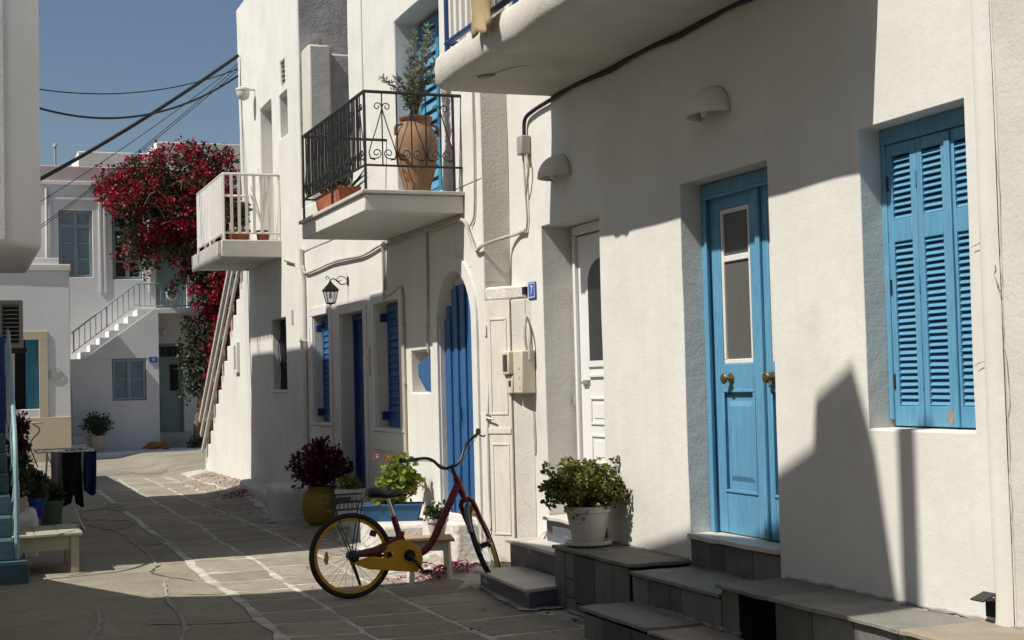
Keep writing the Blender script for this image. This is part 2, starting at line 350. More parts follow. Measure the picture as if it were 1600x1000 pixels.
for k in range(4):
    y = 6.3 + rnd.uniform(0, .5)
    while y < 26.6:
        ln = rnd.uniform(.42, .78); y1 = y + ln; g = rnd.uniform(.02, .031); gyy = rnd.uniform(.02, .034)
        if k == 3 and (y < 11.6 or rnd.random() < .2): y = y1; continue
        tilt = rnd.uniform(-.03, .03); pts = []
        ring_ = [(0, 0), (.33, 0), (.67, 0), (1, 0), (1, .3), (1, .7), (1, 1), (.67, 1), (.33, 1), (0, 1), (0, .7), (0, .3)]
        for a, b in ring_:
            yy = y + b * ln + (a - .5) * tilt * 2; x0 = jn(k, yy) + g * (.75 + 1.1 * noise.noise(Vector((k * 3.1, yy * 2.3, 7)))); x1 = jn(k + 1, yy) - g * (.75 + 1.1 * noise.noise(Vector((k * 3.1 + 9, yy * 2.3, 2))))
            cut = .012 if (a in (0, 1) and b in (0, 1)) else 0
            x = x0 + (x1 - x0) * a; q = Vector((x, yy, 0)); nn = noise.noise_vector(q * 4.5) * .012
            pts.append((x + nn.x + (cut if a == 0 else -cut if a == 1 else 0), yy + nn.y + (gyy if b == 0 else -gyy if b == 1 else 0) + (cut * .6 if b == 0 else -cut * .6 if b == 1 else 0)))
        h = rnd.uniform(.0075, .0105); tl = rnd.uniform(-.001, .001)
        mb = MB(); m_ = len(pts); c = Vector((sum(p[0] for p in pts) / m_, sum(p[1] for p in pts) / m_, 0))
        for s_, dz in ((1, -.02), (1, h - .0015), (.97, h)):
            for p in pts:
                q = c + (Vector((p[0], p[1], 0)) - c) * s_; mb.v.append(Vector((q.x, q.y, gz(q.x, q.y) + dz + tl * (q.x - c.x) * 3 + (.0012 * noise.noise(q * 6) if dz > 0 else 0))))
        for L_ in (0, 1): mb.f += [(L_ * m_ + i, L_ * m_ + (i + 1) % m_, (L_ + 1) * m_ + (i + 1) % m_, (L_ + 1) * m_ + i) for i in range(m_)]
        mb.v.append(Vector((c.x, c.y, gz(c.x, c.y) + h + .002))); ci = len(mb.v) - 1
        mb.f += [(2 * m_ + i, 2 * m_ + (i + 1) % m_, ci) for i in range(m_)]
        mb.build('flagstone', 'stone', street, smooth=50); y = y1

# ================================================================== NEAR HOUSE (right, light blue door and shutters)
XN = 4.5
near = thing('white_house', 'white plastered house with light blue double door and louvred shutters at right', 'house', (XN, 8, 0))
facade('facade', 'plaster', near, 'x', XN, 5.28, 11.5, -.1, 7, [(9.66, 10.78, .34, 2.87), (7.27, 8.37, .345, 2.88), (5.5, 6.35, 1.3, 2.9)], .45, .28, .006, .016)
MB().box(XN + .452, 9.5, 5.3, 11.48, -.1, 6.9).build('wall', 'plaster', near)
# pilaster-like swelling and hairline cracks right of the window
mb = MB()
for i in range(25):
    z = .4 + i * .26
    for j in range(7):
        a = j / 6; y = 5.285 + a * .13; mb.v.append(Vector((XN - .004 - .026 * math.sin(math.pi * a) ** .7 + .004 * noise.noise(Vector((y * 3, z * 2, 0))), y, z)))
mb.f = [(i * 7 + j, i * 7 + j + 1, i * 7 + j + 8, i * 7 + j + 7) for i in range(24) for j in range(6)]
mb.build('plaster_ridge', 'plaster', near, smooth=60, solid=False)
nxt = thing('neighbouring_house', 'cracked cream white house wall at the right edge', 'house', (XN, 3, 0))
facade('facade', 'plaster2', nxt, 'x', XN - .012, .5, 5.275, -.1, 7, (), .45, .3, .008, .02)
MB().box(XN + .442, 9.5, .5, 5.27, -.1, 6.9).build('wall', 'plaster2', nxt)
def crack(pts, m, parent, wd=.004, X=XN - .006):
    p = []
    for a, b in zip(pts, pts[1:]):
        for i in range(6): t = i / 6; p.append((X, a[0] + (b[0] - a[0]) * t + rnd.uniform(-.012, .012), a[1] + (b[1] - a[1]) * t))
    MB().tube(p, [wd * rnd.uniform(.4, 1.1) for _ in p], 4).build('crack', m, parent)
M['crackm'] = mat('crack shade', (.33, .295, .25), .95)
crack([(5.262, 2.6), (5.255, 2.2), (5.275, 1.9), (5.25, 1.5), (5.262, 1.1), (5.257, .7)], 'crackm', nxt, .0022, XN - .0135)
crack([(5.46, 2.18), (5.38, 2.2), (5.31, 2.08), (5.29, 1.95)], 'crackm', near, .003, XN - .018)
crack([(5.47, 1.62), (5.4, 1.64), (5.3, 1.61)], 'crackm', near, .0025, XN - .02)
# --- blue double door
W = XN + .2
dr = ring(MB(), 'x', W - .05, W + .06, 7.335, 8.305, .575, 2.79, .063, 'lr').box(W - .05, W + .06, 7.272, 8.368, 2.79, 2.878).build('door_frame', 'lightblue', near, bevel=.008)
ring(MB(), 'x', W - .065, W - .05, 7.36, 8.28, .58, 2.77, .02, 'lrt').build('moulding', 'lightblue', dr, bevel=.004)
MB().box(W + .07, W + .245, 7.28, 8.36, .56, 2.88).build('door_backing', 'dark', dr)
def blue_leaf(y0, y1, kn):
    b = MB(); e = .125 if y1 > 8 else .085
    b.box(W - .02, W + .03, y0, y0 + e, .58, 2.785); b.box(W - .02, W + .03, y1 - e, y1, .58, 2.785)
    for z0, z1 in ((.58, .86), (1.5, 1.68), (2.69, 2.785)): b.box(W - .02, W + .03, y0 + e, y1 - e, z0, z1)
    d = b.build('door_leaf', 'lightblue', near, bevel=.006)
    MB().box(W, W + .02, y0 + e, y1 - e, .86, 1.5).build('recess_panel', 'lightblue', d)
    q = .03; mb = MB(); a0, a1, c0, c1 = y0 + e + q, y1 - e - q, .92, 1.44
    vs = [(W, a0, c0), (W, a1, c0), (W, a1, c1), (W, a0, c1)]; i_ = .035
    vs += [(W - .014, a0 + i_, c0 + i_), (W - .014, a1 - i_, c0 + i_), (W - .014, a1 - i_, c1 - i_), (W - .014, a0 + i_, c1 - i_)]
    mb.add(vs, [(0, 1, 5, 4), (1, 2, 6, 5), (2, 3, 7, 6), (3, 0, 4, 7), (4, 5, 6, 7)]).build('raised_panel', 'lightblue', d, solid=False)
    ring(MB(), 'x', W - .029, W - .02, y0 + e + .006, y1 - e - .006, .866, 1.494, .02).build('moulding', 'lightblue', d, bevel=.005)
    g = ring(MB(), 'x', W - .012, W + .012, y0 + e + .03, y1 - e - .03, 1.71, 2.66, .03)
    g.box(W - .012, W + .012, y0 + e + .03, y1 - e - .03, 2.345, 2.385); g.build('glazing_bead', 'whitepaint', d, bevel=.004)
    for z0, z1 in ((1.71, 2.345), (2.385, 2.66)): MB().box(W + .002, W + .008, y0 + e + .03, y1 - e - .03, z0, z1).build('pane', 'frosted', d)
    T = Matrix.Translation((W - .02, kn, 1.585)) @ Euler((0, -math.pi / 2, 0)).to_matrix().to_4x4()
    MB().lathe([(.038, 0), (.038, .006), (.03, .01), (.012, .014), (.012, .04), (.03, .046), (.036, .056), (.03, .066), (.012, .07)], 18, (0, 0, 0), T).build('knob', 'brass', d, 40)
    return d
l1 = blue_leaf(7.68, 8.303, 8.08); l2 = blue_leaf(7.337, 7.672, 7.565)
MB().box(W - .045, W - .02, 7.65, 7.7, .585, 2.78).build('astragal', 'lightblue', l1, bevel=.006)
mb = MB().box(W - .024, W - .0205, 7.6, 7.63, 1.53, 1.62); mb.box(W - .03, W - .024, 7.609, 7.621, 1.575, 1.6); mb.build('lock_plate', 'steel', l2)
# --- louvred shutters
W = XN + .17
wf = ring(MB(), 'x', W - .04, W + .05, 5.545, 6.305, 1.345, 2.81, .043, 'lr').box(W - .04, W + .05, 5.502, 6.348, 2.81, 2.897).build('window_frame', 'lightblue', near, bevel=.006)
MB().box(XN + .002, XN + .44, 5.505, 6.345, 1.285, 1.306).build('window_sill', 'plaster', near, bevel=.006)
MB().box(W + .07, W + .27, 5.52, 6.33, 1.31, 2.89).build('window_backing', 'dark', wf)
slat0 = None
for k in range(3):
    y1 = 6.303 - k * .25 - (.006 if k > 1 else 0); y0 = y1 - .246; e = .046; b = MB(); fx = W - .035
    b.box(fx, fx + .035, y0, y0 + e, 1.315, 2.805); b.box(fx, fx + .035, y1 - e, y1, 1.315, 2.805)
    for z0, z1 in ((1.315, 1.42), (2.285, 2.405), (2.745, 2.805)): b.box(fx, fx + .035, y0 + e, y1 - e, z0, z1)
    sh = b.build('shutter_leaf', 'lightblue', near, bevel=.004)
    if k == 2: MB().box(fx - .014, fx, y1 - .028, y1 + .012, 1.316, 2.8).build('cover_strip', 'lightblue', sh, bevel=.004)
    zs = [2.42 + i * .0335 for i in range(10)] + [1.437 + i * .0335 for i in range(26)]
    for z in zs:
        if slat0 is None:
            slat0 = MB().cbox((XN, 8, 0), (.036, .154, .006), 0, 0, R(-48)).build('slat', 'lightblue', sh)
            s_ = slat0; s_.location = (fx + .018 - XN, (y0 + y1) / 2 - 8, z)
        else: s_ = copy_of(slat0, sh, (fx + .018 - XN, (y0 + y1) / 2 - 8, z), (R(rnd.uniform(-.6, .6)), R(rnd.uniform(-4, 4)), 0))
    if k in (0, 1):
        for z in (1.55, 2.05, 2.6): MB().tube([(fx - .004, y1 - (.0 if k else .012), z - .04), (fx - .004, y1 - (.0 if k else .012), z + .04)], .006, 6).build('hinge', 'lightblue' if k else 'black', sh)
    if k == 1: MB().prism([(y0 + .03, 1.33), (y0 + .07, 1.345), (y0 + .065, 1.385), (y0 + .03, 1.41), (y0 + .012, 1.37)], fx - .0015, fx + .001).build('paint_chip', 'chipped', sh)
# --- white panelled door
W = XN + .3
dr = ring(MB(), 'x', W - .05, W + .05, 9.74, 10.7, .52, 2.79, .038, 'lr').box(W - .05, W + .05, 9.702, 10.738, 2.79, 2.865).build('door_frame', 'pvc', near, bevel=.006)
MB().box(W - .012, W + .14, 10.74, 10.778, .51, 2.866).build('jamb_filler', 'plaster', dr)
MB().box(W - .012, W + .14, 9.662, 9.7, .51, 2.866).build('jamb_filler', 'plaster', dr)
MB().box(W + .05, W + .14, 9.7, 10.74, .51, 2.86).build('door_backing', 'dark', dr)
lf = MB().box(W - .02, W + .03, 9.752, 10.688, .53, 2.778).build('door_leaf', 'pvc', near, bevel=.004)
arch = lambda hw, zb, zt, yc=10.22, n=14: [(yc - hw, zb), (yc + hw, zb)] + [(yc + hw * math.cos(math.pi * i / n), zt - hw * .75 + hw * .75 * math.sin(math.pi * i / n)) for i in range(n + 1)]
MB().prism(arch(.30, 1.7, 2.62), W - .036, W - .02).build('glazing_surround', 'pvc', lf, bevel=.006)
MB().prism(arch(.245, 1.755, 2.565), W - .0385, W - .036).build('pane', 'glass', lf)
for z0, z1 in ((1.24, 1.46), (.93, 1.16), (.62, .85)):
    ring(MB(), 'x', W - .032, W - .02, 9.96, 10.48, z0 + .02, z1 - .02, .022).build('panel_moulding', 'pvc', lf, bevel=.005)
    MB().box(W - .026, W - .02, 10.0, 10.44, z0 + .05, z1 - .05).build('panel', 'pvc', lf, bevel=.003)
MB().box(W - .04, W - .02, 9.93, 10.5, 1.62, 1.645).build('weather_bar', 'pvc', lf, bevel=.004)
hd = MB().box(W - .025, W - .0201, 10.5, 10.64, 1.555, 1.6).tube([(W - .05, 10.52, 1.58), (W - .05, 10.62, 1.578)], .009, 8); hd.tube([(W - .02, 10.61, 1.578), (W - .05, 10.61, 1.578)], .009, 8)
hd.build('door_handle', 'steel', lf, 40)
MB().box(W - .07, W - .05, 10.74, 10.765, 1.4, 1.47).build('door_stop', 'steel', dr)
# --- balcony over the street
bp = []
for i in range(31):
    y = 10.44 - i * .145
    for j, (x, z) in enumerate(((XN - .0, 3.885), (4.1, 3.88), (3.62, 3.885), (3.525, 3.9), (3.49, 3.94), (3.485, 4.05), (3.5, 4.13), (3.54, 4.16), (4.1, 4.165), (XN, 4.165))):
        q = Vector((x, y, z)); nn = noise.noise_vector(q * 1.6) * .016; bp.append(q + Vector((nn.x, 0, nn.z)) if j not in (0, 9) else q)
mb = MB(); mb.v = bp; n = 10
mb.f = [(i * n + j, i * n + (j + 1) % n, (i + 1) * n + (j + 1) % n, (i + 1) * n + j) for i in range(30) for j in range(n)] + [tuple(range(n)), tuple(range(30 * n, 31 * n))]
slab = mb.build('balcony_slab', 'plaster2', near, 50, .012)
crack([(9.75, 0), (9.6, .1), (9.35, .12), (9.1, .2)], 'crackm', slab, .003) if False else None
mb = MB().tube([(3.6, 9.9, 3.885), (3.72, 9.75, 3.883), (3.8, 9.5, 3.882), (3.98, 9.3, 3.88), (4.05, 9.0, 3.88)], .003, 4); mb.build('crack', 'crackm', slab)
MB().prism([(3.66, 9.93), (3.74, 9.9), (3.75, 9.78), (3.68, 9.83)], 3.876, 3.884, 'z').build('spalled_patch', 'crackm', slab)
rl = MB().tube([(3.57, 10.34, 4.16), (3.57, 10.34, 5.2)], .024, 8).tube([(3.57, 8.9, 4.16), (3.57, 8.9, 5.2)], .024, 8).tube([(3.57, 7.4, 4.16), (3.57, 7.4, 5.2)], .024, 8)
rl.tube([(3.57, 10.36, 4.235), (3.57, 6.15, 4.235)], .024, 8).tube([(3.57, 10.36, 5.2), (3.57, 6.15, 5.2)], .028, 8).tube([(3.57, 10.34, 4.235), (4.5, 10.34, 4.235)], .022, 8).tube([(3.57, 10.34, 5.2), (4.5, 10.34, 5.2)], .026, 8)
rl = rl.build('balcony_railing', 'navy', near, 40)
bal = MB().box(-.012, .012, -.022, .022, 0, .93)
ORGs = ORG[near.name]
b0 = None
for i in range(33):
    y = 10.24 - i * .125
    if min(abs(y - q) for q in (10.34, 8.9, 7.4)) < .05: continue
    loc = Vector((3.57, y, 4.25)) - ORGs
    if b0 is None:
        bal.v = [v + ORGs for v in bal.v]; b0 = bal.build('baluster', 'whitepaint', rl); b0.location = loc
    else: copy_of(b0, rl, loc)
for i in range(6): copy_of(b0, rl, Vector((3.7 + i * .14, 10.34, 4.25)) - ORGs, (0, 0, math.pi / 2))
towel = MB()
for i in range(9):
    for j in range(12):
        y = 9.36 - i * .05; t = j / 11
        if t < .35: p = Vector((3.5 - .055 + .0, y, 4.03 + .5 * t + .0))
        else: p = Vector((3.445 + .02 * math.sin(t * 9), y, 4.2 + (t - .35) * 1.3))
        p.x += .022 * math.sin(i * 1.5 + t * 2) - .02; p.z += .03 * math.sin(i * .9) * (1 - t); p.y += .03 * math.sin(j * .6)
        towel.v.append(p)
towel.f = [(i * 12 + j, i * 12 + j + 1, (i + 1) * 12 + j + 1, (i + 1) * 12 + j) for i in range(8) for j in range(11)]
o = towel.build('towel', 'cloth_beige', smooth=60, solid=False); md = o.modifiers.new('thick', 'SOLIDIFY'); md.thickness = .012
tag(o, 'beige towel hanging over the edge of the near balcony', 'towel')

# ================================================================== ARCH HOUSE (middle right)
XA = 4.25
archh = thing('white_house', 'white house with blue arched door and black iron balcony', 'house', (XA, 14, 0))
ah = [(11.8, 12.75, .4, 2.62), (14.02, 14.95, 1.14, 2.48), (15.4, 16.42, .35, 2.44), (16.97, 17.82, 1.15, 2.49), (13.04, 13.66, 1.51, 1.93)]
facade('facade', 'plaster', archh, 'x', XA, 11.5, 18.38, -.1, 3.36, ah, .42, .28, .006, .014)
facade('facade', 'plaster', archh, 'x', XA, 11.5, 15.85, 3.361, 8.2, [(12.56, 14.0, 3.42, 5.35)], .42, .3, .006, .014)
MB().box(XA + .422, 9.5, 11.51, 18.37, -.1, 3.35).build('wall', 'plaster', archh)
MB().box(XA + .422, 9.5, 11.51, 15.84, 3.351, 8.1).build('wall', 'plaster', archh)
MB().box(XA, XA + .25, 15.851, 18.38, 3.362, 3.95).build('parapet', 'plaster', archh, bevel=.02)
# shallow pilasters on the upper wall and round the openings
mb = MB(); mb.box(XA - .02, XA - .0, 15.2, 15.45, 3.42, 8.1); mb.build('pilaster', 'plaster', archh, bevel=.008)
yc, ra = 12.275, .475; n = 18
sp = MB()
for sgn in (-1, 1):
    vs = [(yc + sgn * ra, 2.625)] + [(yc + sgn * ra * math.cos(math.pi / 2 * i / 9), 2.145 + ra * math.sin(math.pi / 2 * i / 9)) for i in range(10)]
    sp.prism(vs if sgn > 0 else vs[::-1], XA + .001, XA + .38)
sp.build('arch_spandrel', 'plaster', archh)
mb = MB()
for i in range(n):
    a0, a1 = math.pi * i / n, math.pi * (i + 1) / n
    q = [(yc + r_ * math.cos(a), 2.145 + r_ * math.sin(a)) for r_, a in ((ra + .005, a0), (ra + .14, a0), (ra + .14, a1), (ra + .005, a1))]
    mb.prism(q, XA - .022, XA + .01)
mb.box(XA - .022, XA + .01, yc - ra - .14, yc - ra - .005, .2, 2.145).box(XA - .022, XA + .01, yc + ra + .005, yc + ra + .14, .2, 2.145)
mb.build('arch_trim', 'plaster', archh)
for y0, y1, z0, z1, s_ in ((14.02, 14.95, 1.14, 2.48, 'lrt'), (15.4, 16.42, .35, 2.44, 'lrt'), (16.97, 17.82, 1.15, 2.49, 'lrt')):
    ring(MB(), 'x', XA - .02, XA + .004, y0 - .004, y1 + .004, z0, z1 + .004, .115, s_).build('opening_trim', 'plaster', archh, bevel=.008)
for y0, y1, z in ((13.9, 15.07, 1.14), (16.85, 17.94, 1.15)):
    MB().box(XA - .03, XA + .2, y0, y1, z - .035, z + .004).build('window_sill', 'plaster', archh, bevel=.008)
    MB().box(XA - .018, XA + .003, y0, y1, z - .24, z - .036).build('apron', 'plaster', archh, bevel=.012)
# arched door of vertical boards
W = XA + .045
MB().box(W + .05, W + .36, 11.81, 12.745, .38, 2.63).build('door_backing', 'plaster', archh)
dl = MB().box(W + .01, W + .04, 11.805, 12.745, .42, 2.0).build('arched_door', 'blue', archh)
nb = 9
for i in range(nb):
    y1 = 12.742 - i * .1035; y0 = y1 - .097; ym = (y0 + y1) / 2; h = 2.0 + math.sqrt(max(0, .49 ** 2 - (ym - yc) ** 2))
    h -= .05 if i < 2 else -.03
    b = MB().prism([(y0, .41), (y1, .41), (y1, min(2.5, h)), (y0, min(2.5, h))], W - (.012 if i % 2 else -.006), W + .01 - .001); b.build('plank', 'blue', dl, bevel=.006)
MB().box(W - .03, W - .012, 12.25, 12.28, 1.25, 1.38).build('door_latch', 'navy', dl)
# plain windows with closed shutters, and the dark blue door
slat1 = None
def shut(y0, y1, z0, z1, W, m, parent):
    b = MB(); e = .05; ymid = (y0 + y1) / 2
    MB().box(W + .04, XA + .42, y0, y1, z0, z1).build('window_backing', 'dark', parent)
    for a, c in ((y0, ymid - .003), (ymid + .003, y1)):
        s_ = MB(); s_.box(W - .02, W + .02, a, a + e, z0, z1).box(W - .02, W + .02, c - e, c, z0, z1).box(W - .02, W + .02, a + e, c - e, z0, z0 + .08).box(W - .02, W + .02, a + e, c - e, z1 - .08, z1)
        s_ = s_.build('shutter_leaf', m, parent, bevel=.004); k = int((z1 - z0 - .16) / .075)
        for i in range(k):
            zz = z0 + .08 + (i + .5) * (z1 - z0 - .16) / k; MB().cbox((W, (a + c) / 2, zz), (.012, c - a - 2 * e, .078), 0, 0, R(14)).build('slat', m, s_)
    for z in (z0 + .12, z1 - .14):
        MB().box(W - .1, W - .02, y1 - .03, y1 - .004, z - .045, z + .045).build('hinge_block', 'darkblue', parent, bevel=.004)
shut(14.03, 14.94, 1.15, 2.47, XA + .15, 'blue', archh)
shut(16.98, 17.81, 1.16, 2.48, XA + .13, 'blue', archh)
W = XA + .17
df = ring(MB(), 'x', W - .03, W + .04, 15.46, 16.36, .36, 2.37, .058, 'lrt').build('door_frame', 'darkblue', archh, bevel=.005)
for a, c in ((15.465, 15.907), (15.913, 16.355)):
    d = MB().box(W, W + .03, a, c, .37, 2.365).build('door_leaf', 'darkblue', archh)
    for z0, z1 in ((.5, 1.15), (1.3, 2.25)): ring(MB(), 'x', W - .014, W, a + .08, c - .08, z0, z1, .02).build('panel_moulding', 'darkblue', d, bevel=.004)
MB().box(XA + .005, XA + .41, 15.41, 16.41, .3, .352).build('door_sill', 'marble', archh)
# meter niche with crooked blue metal lid
MB().box(XA + .18, XA + .4, 13.045, 13.655, 1.515, 1.925).build('niche_back', 'rough', archh)
MB().prism([(13.5, 1.8), (13.14, 1.87), (13.1, 1.52), (13.26, 1.53), (13.5, 1.68)], XA + .02, XA + .05).build('niche_lid', 'blue', archh, bevel=.006)
# upper balcony door
W = XA + .27
d = MB().box(W, W + .04, 12.58, 13.98, 3.43, 5.33).build('balcony_door', 'blue', archh)
for a, c in ((12.6, 13.27), (13.29, 13.96)):
    l_ = ring(MB(), 'x', W - .03, W, a + .09, c - .09, 3.55, 5.2, .085).build('door_leaf', 'skyblue', d, bevel=.005)
for k in range(14): MB().cbox((W - .016, 13.62, 3.6 + k * .115), (.012, .48, .09), 0, 0, R(18)).build('slat', 'lightblue', d)
for z in (3.75, 4.9): MB().box(W - .12, W - .03, 13.93, 13.985, z, z + .09).build('hinge_block', 'darkblue', d)
# iron balcony slab
YB0, YB1, XB = 11.93, 14.4, 3.3
bs = MB().box(XB + .03, XA, YB0 + .03, YB1 - .03, 3.12, 3.275).build('balcony_slab', 'plaster', archh, bevel=.012)
MB().box(XB, XA, YB0, YB1, 3.276, 3.31).build('balcony_edge', 'marble', bs, bevel=.006)
# wrought iron railing
zt, zb = 4.18, 3.53
rail = MB().tube([(XB + .05, YB1 - .05, zt), (XB + .05, YB0 + .05, zt), (XA, YB0 + .05, zt)], .016, 6)
rail.tube([(XB + .05, YB1 - .05, zt), (XA, YB1 - .05, zt)], .016, 6)
rail.tube([(XB + .05, YB1 - .05, zb), (XB + .05, YB0 + .05, zb), (XA, YB0 + .05, zb)], .011, 6).tube([(XB + .05, YB1 - .05, zb), (XA, YB1 - .05, zb)], .011, 6)
for p in ((XB + .05, YB0 + .05), (XB + .05, YB1 - .05), (XA - .08, YB0 + .05), (XB + .05, (YB0 + YB1) / 2)): rail.tube([(*p, 3.3), (*p, zt)], .013, 6)
rail = rail.build('iron_railing', 'black', archh, 40)
oa = ORG[archh.name]
def motif():
    m_ = MB(); h = zt - zb; f = lambda p: (p[0], 0, p[1])
    m_.tube([(0, 0, 0), (0, 0, h)], .0065, 5)
    for s_ in (-1, 1):
        top = [(s_ * x, z) for x, z in spiral((.042, h * .8), .04, math.pi, -1.15, 9)][::-1]
        leg = [(s_ * .004, h * .76), (s_ * .05, h * .52), (s_ * .1, h * .3), (s_ * .125, h * .17), (s_ * .11, h * .085), (s_ * .07, h * .075)]
        bot = [(s_ * x, z) for x, z in spiral((.05, h * .16), .05, -math.pi / 3, -1.0 if False else 1.1, 9)]
        m_.tube([f(p) for p in top + leg], .0055, 5); m_.tube([f(p) for p in [(s_ * .125, h * .17), (s_ * .115, h * .095)] + [(s_ * x, z) for x, z in spiral((.055, h * .165), .048, -math.pi / 2.2, -1.25, 10)]], .0055, 5)
    m_.v = [v + oa for v in m_.v]; return m_
m0 = None
def place(p, rz):
    global m0
    loc = Vector((*p, zb)) - oa
    if m0 is None: m0 = motif().build('scroll_panel', 'black', rail, 60); m0.location = loc; m0.rotation_euler.z = rz
    else: copy_of(m0, rail, loc, (0, 0, rz))
for i in range(3): place((XB + .05 + .16 + i * .27, YB0 + .05), 0)
for i in range(8): place((XB + .05, YB0 + .05 + .15 + i * .289), math.pi / 2)
b0 = None
bars = [(XB + .05 + .295 + i * .27, YB0 + .05) for i in range(2)] + [(XB + .05, YB0 + .05 + .15 + i * .289 + d_) for i in range(8) for d_ in (.06, .11, .18, .235) if i < 7 or d_ < .1]
for p in bars:
    loc = Vector((*p, zb)) - oa
    if b0 is None:
        t_ = MB().tube([(0, 0, 0), (0, 0, zt - zb)], .0075, 5); t_.v = [v + oa for v in t_.v]; b0 = t_.build('bar', 'black', rail, 60); b0.location = loc
    else: copy_of(b0, rail, loc)
# end wall facing the camera, with the old white wooden door leaf
MB().box(XA + .004, XN - .003, 11.486, 11.499, 2.47, 7).build('end_wall_render', 'plaster2', archh)
mb = MB()
# slanting infill between the two houses: old door leaf and plaster fillet
E0, E1 = Vector((4.252, 11.497, 0)), Vector((4.405, 11.285, 0)); ed = (E1 - E0).normalized(); en = Vector((ed.y, -ed.x, 0))
def slant(u0, u1, w0, w1, z0, z1, mb=None):
    mb = mb or MB(); L_ = (E1 - E0).length
    P_ = [E0 + ed * u * L_ + en * w_ for u, w_ in ((u0, w0), (u1, w0), (u1, w1), (u0, w1))]
    return mb.prism([(p.x, p.y) for p in P_], z0, z1, 'z')
dl = slant(.03, 1.0, -.02, .02, .07, 2.3).build('wooden_door', 'whitewood', archh, bevel=.004)
for z0, z1 in ((.3, 1.08), (1.32, 2.15)):
    mb = slant(.2, .88, .02, .026, z0, z0 + .02); slant(.2, .88, .02, .026, z1 - .02, z1, mb); slant(.2, .26, .02, .026, z0 + .02, z1 - .02, mb); slant(.82, .88, .02, .026, z0 + .02, z1 - .02, mb); mb.build('panel_moulding', 'whitewood', dl, bevel=.003)
slant(.06, .97, .02, .028, 1.16, 1.21).build('door_rail', 'whitewood', dl, bevel=.003)
mb = slant(.04, .16, .02, .04, 1.27, 1.33); mb.tube([E0 + ed * .02 + en * .05 + Vector((0, 0, 1.3)), E0 + ed * .1 + en * .06 + Vector((0, 0, 1.285))], .008, 6); mb.build('door_latch', 'steel', dl)
for z in (.35, 2.0): slant(.02, .1, .02, .032, z, z + .09).build('hinge', 'whitewood', dl)
pl = [(4.3, 11.46), (4.252, 11.495), (4.405, 11.285)] + [(4.405 + .105 * t, 11.285 - .205 * t ** .8) for t in (.25, .5, .75, 1)] + [(4.515, 11.3)]
MB().prism([(4.252, 11.498), (4.405, 11.285), (4.44, 11.22), (4.46, 11.18), (4.499, 11.14), (4.499, 11.498)], 2.301, 2.42, 'z').build('door_lintel', 'rough', archh, bevel=.02)
MB().prism([(4.406, 11.284), (4.44, 11.22), (4.475, 11.15), (4.499, 11.04), (4.499, 11.3)], -.05, 2.3, 'z').build('plaster_fillet', 'plaster2', archh, bevel=.01)
cr = [(0, .3), (.05, .5), (.03, .75), (.09, .95), (.05, 1.2), (.1, 1.45), (.03, 1.62), (-.03, 1.2), (-.03, .8)]
MB().prism([(4.247 + a_ * .25, b_) for a_, b_ in cr], 11.46, 11.496, 'y').build('crumbled_edge', 'concrete_stain', archh)

# ================================================================== TOWER HOUSE (far right, leaning edge)
tow = thing('tall_white_house', 'tall narrow white house with stained grey side wall and outside stair', 'house', (XA, 20, 0))
ln = lambda y, z: max(0, (y - 18.4) / 3.9) * max(0, z) * .07 if y > 18.5 else 0
facade('facade', 'plaster', tow, 'x', XA, 18.4, 22.2, -.1, 7.7, [(19.4, 20.3, 1.57, 2.57), (19.98, 20.75, 3.67, 5.75), (19.03, 19.5, 5.08, 5.68), (19.13, 19.4, 5.8, 6.14)], .42, .3, .007, .018, ln)
MB().box(XA + .43, 8.5, 18.41, 22.15, -.1, 7.6).build('wall', 'plaster', tow)
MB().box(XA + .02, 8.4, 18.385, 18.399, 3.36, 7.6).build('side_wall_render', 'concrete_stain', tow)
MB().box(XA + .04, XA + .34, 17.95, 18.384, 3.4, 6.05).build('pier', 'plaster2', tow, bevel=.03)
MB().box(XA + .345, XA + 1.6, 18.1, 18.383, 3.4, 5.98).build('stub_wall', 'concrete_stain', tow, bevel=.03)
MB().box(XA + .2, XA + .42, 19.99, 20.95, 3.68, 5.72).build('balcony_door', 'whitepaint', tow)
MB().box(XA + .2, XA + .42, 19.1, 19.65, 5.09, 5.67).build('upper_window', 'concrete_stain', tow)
v = MB().box(XA + .06, XA + .3, 19.14, 19.55, 5.81, 6.13).build('vent', 'dark', tow)
for i in range(5): MB().cbox((XA + .04, 19.36, 5.84 + i * .065), (.012, .3, .04), 0, 0, R(35)).build('slat', 'acgrey', v)
# barred window below
g = MB().box(XA + .12, XA + .42, 19.41, 20.36, 1.58, 2.57).build('barred_window', 'dark', tow)
for i in range(7):
    y = 19.5 + i * .12
    MB().tube([(XA + .08 + .02 * math.sin(z * 9), y + .025 * math.sin(z * 14 + i), 1.58 + z) for z in [k * .05 for k in range(20)]], .007, 5).build('bar', 'black', g)
MB().box(XA - .02, XA + .2, 19.38, 20.4, 1.53, 1.572).build('window_sill', 'plaster', tow, bevel=.01)
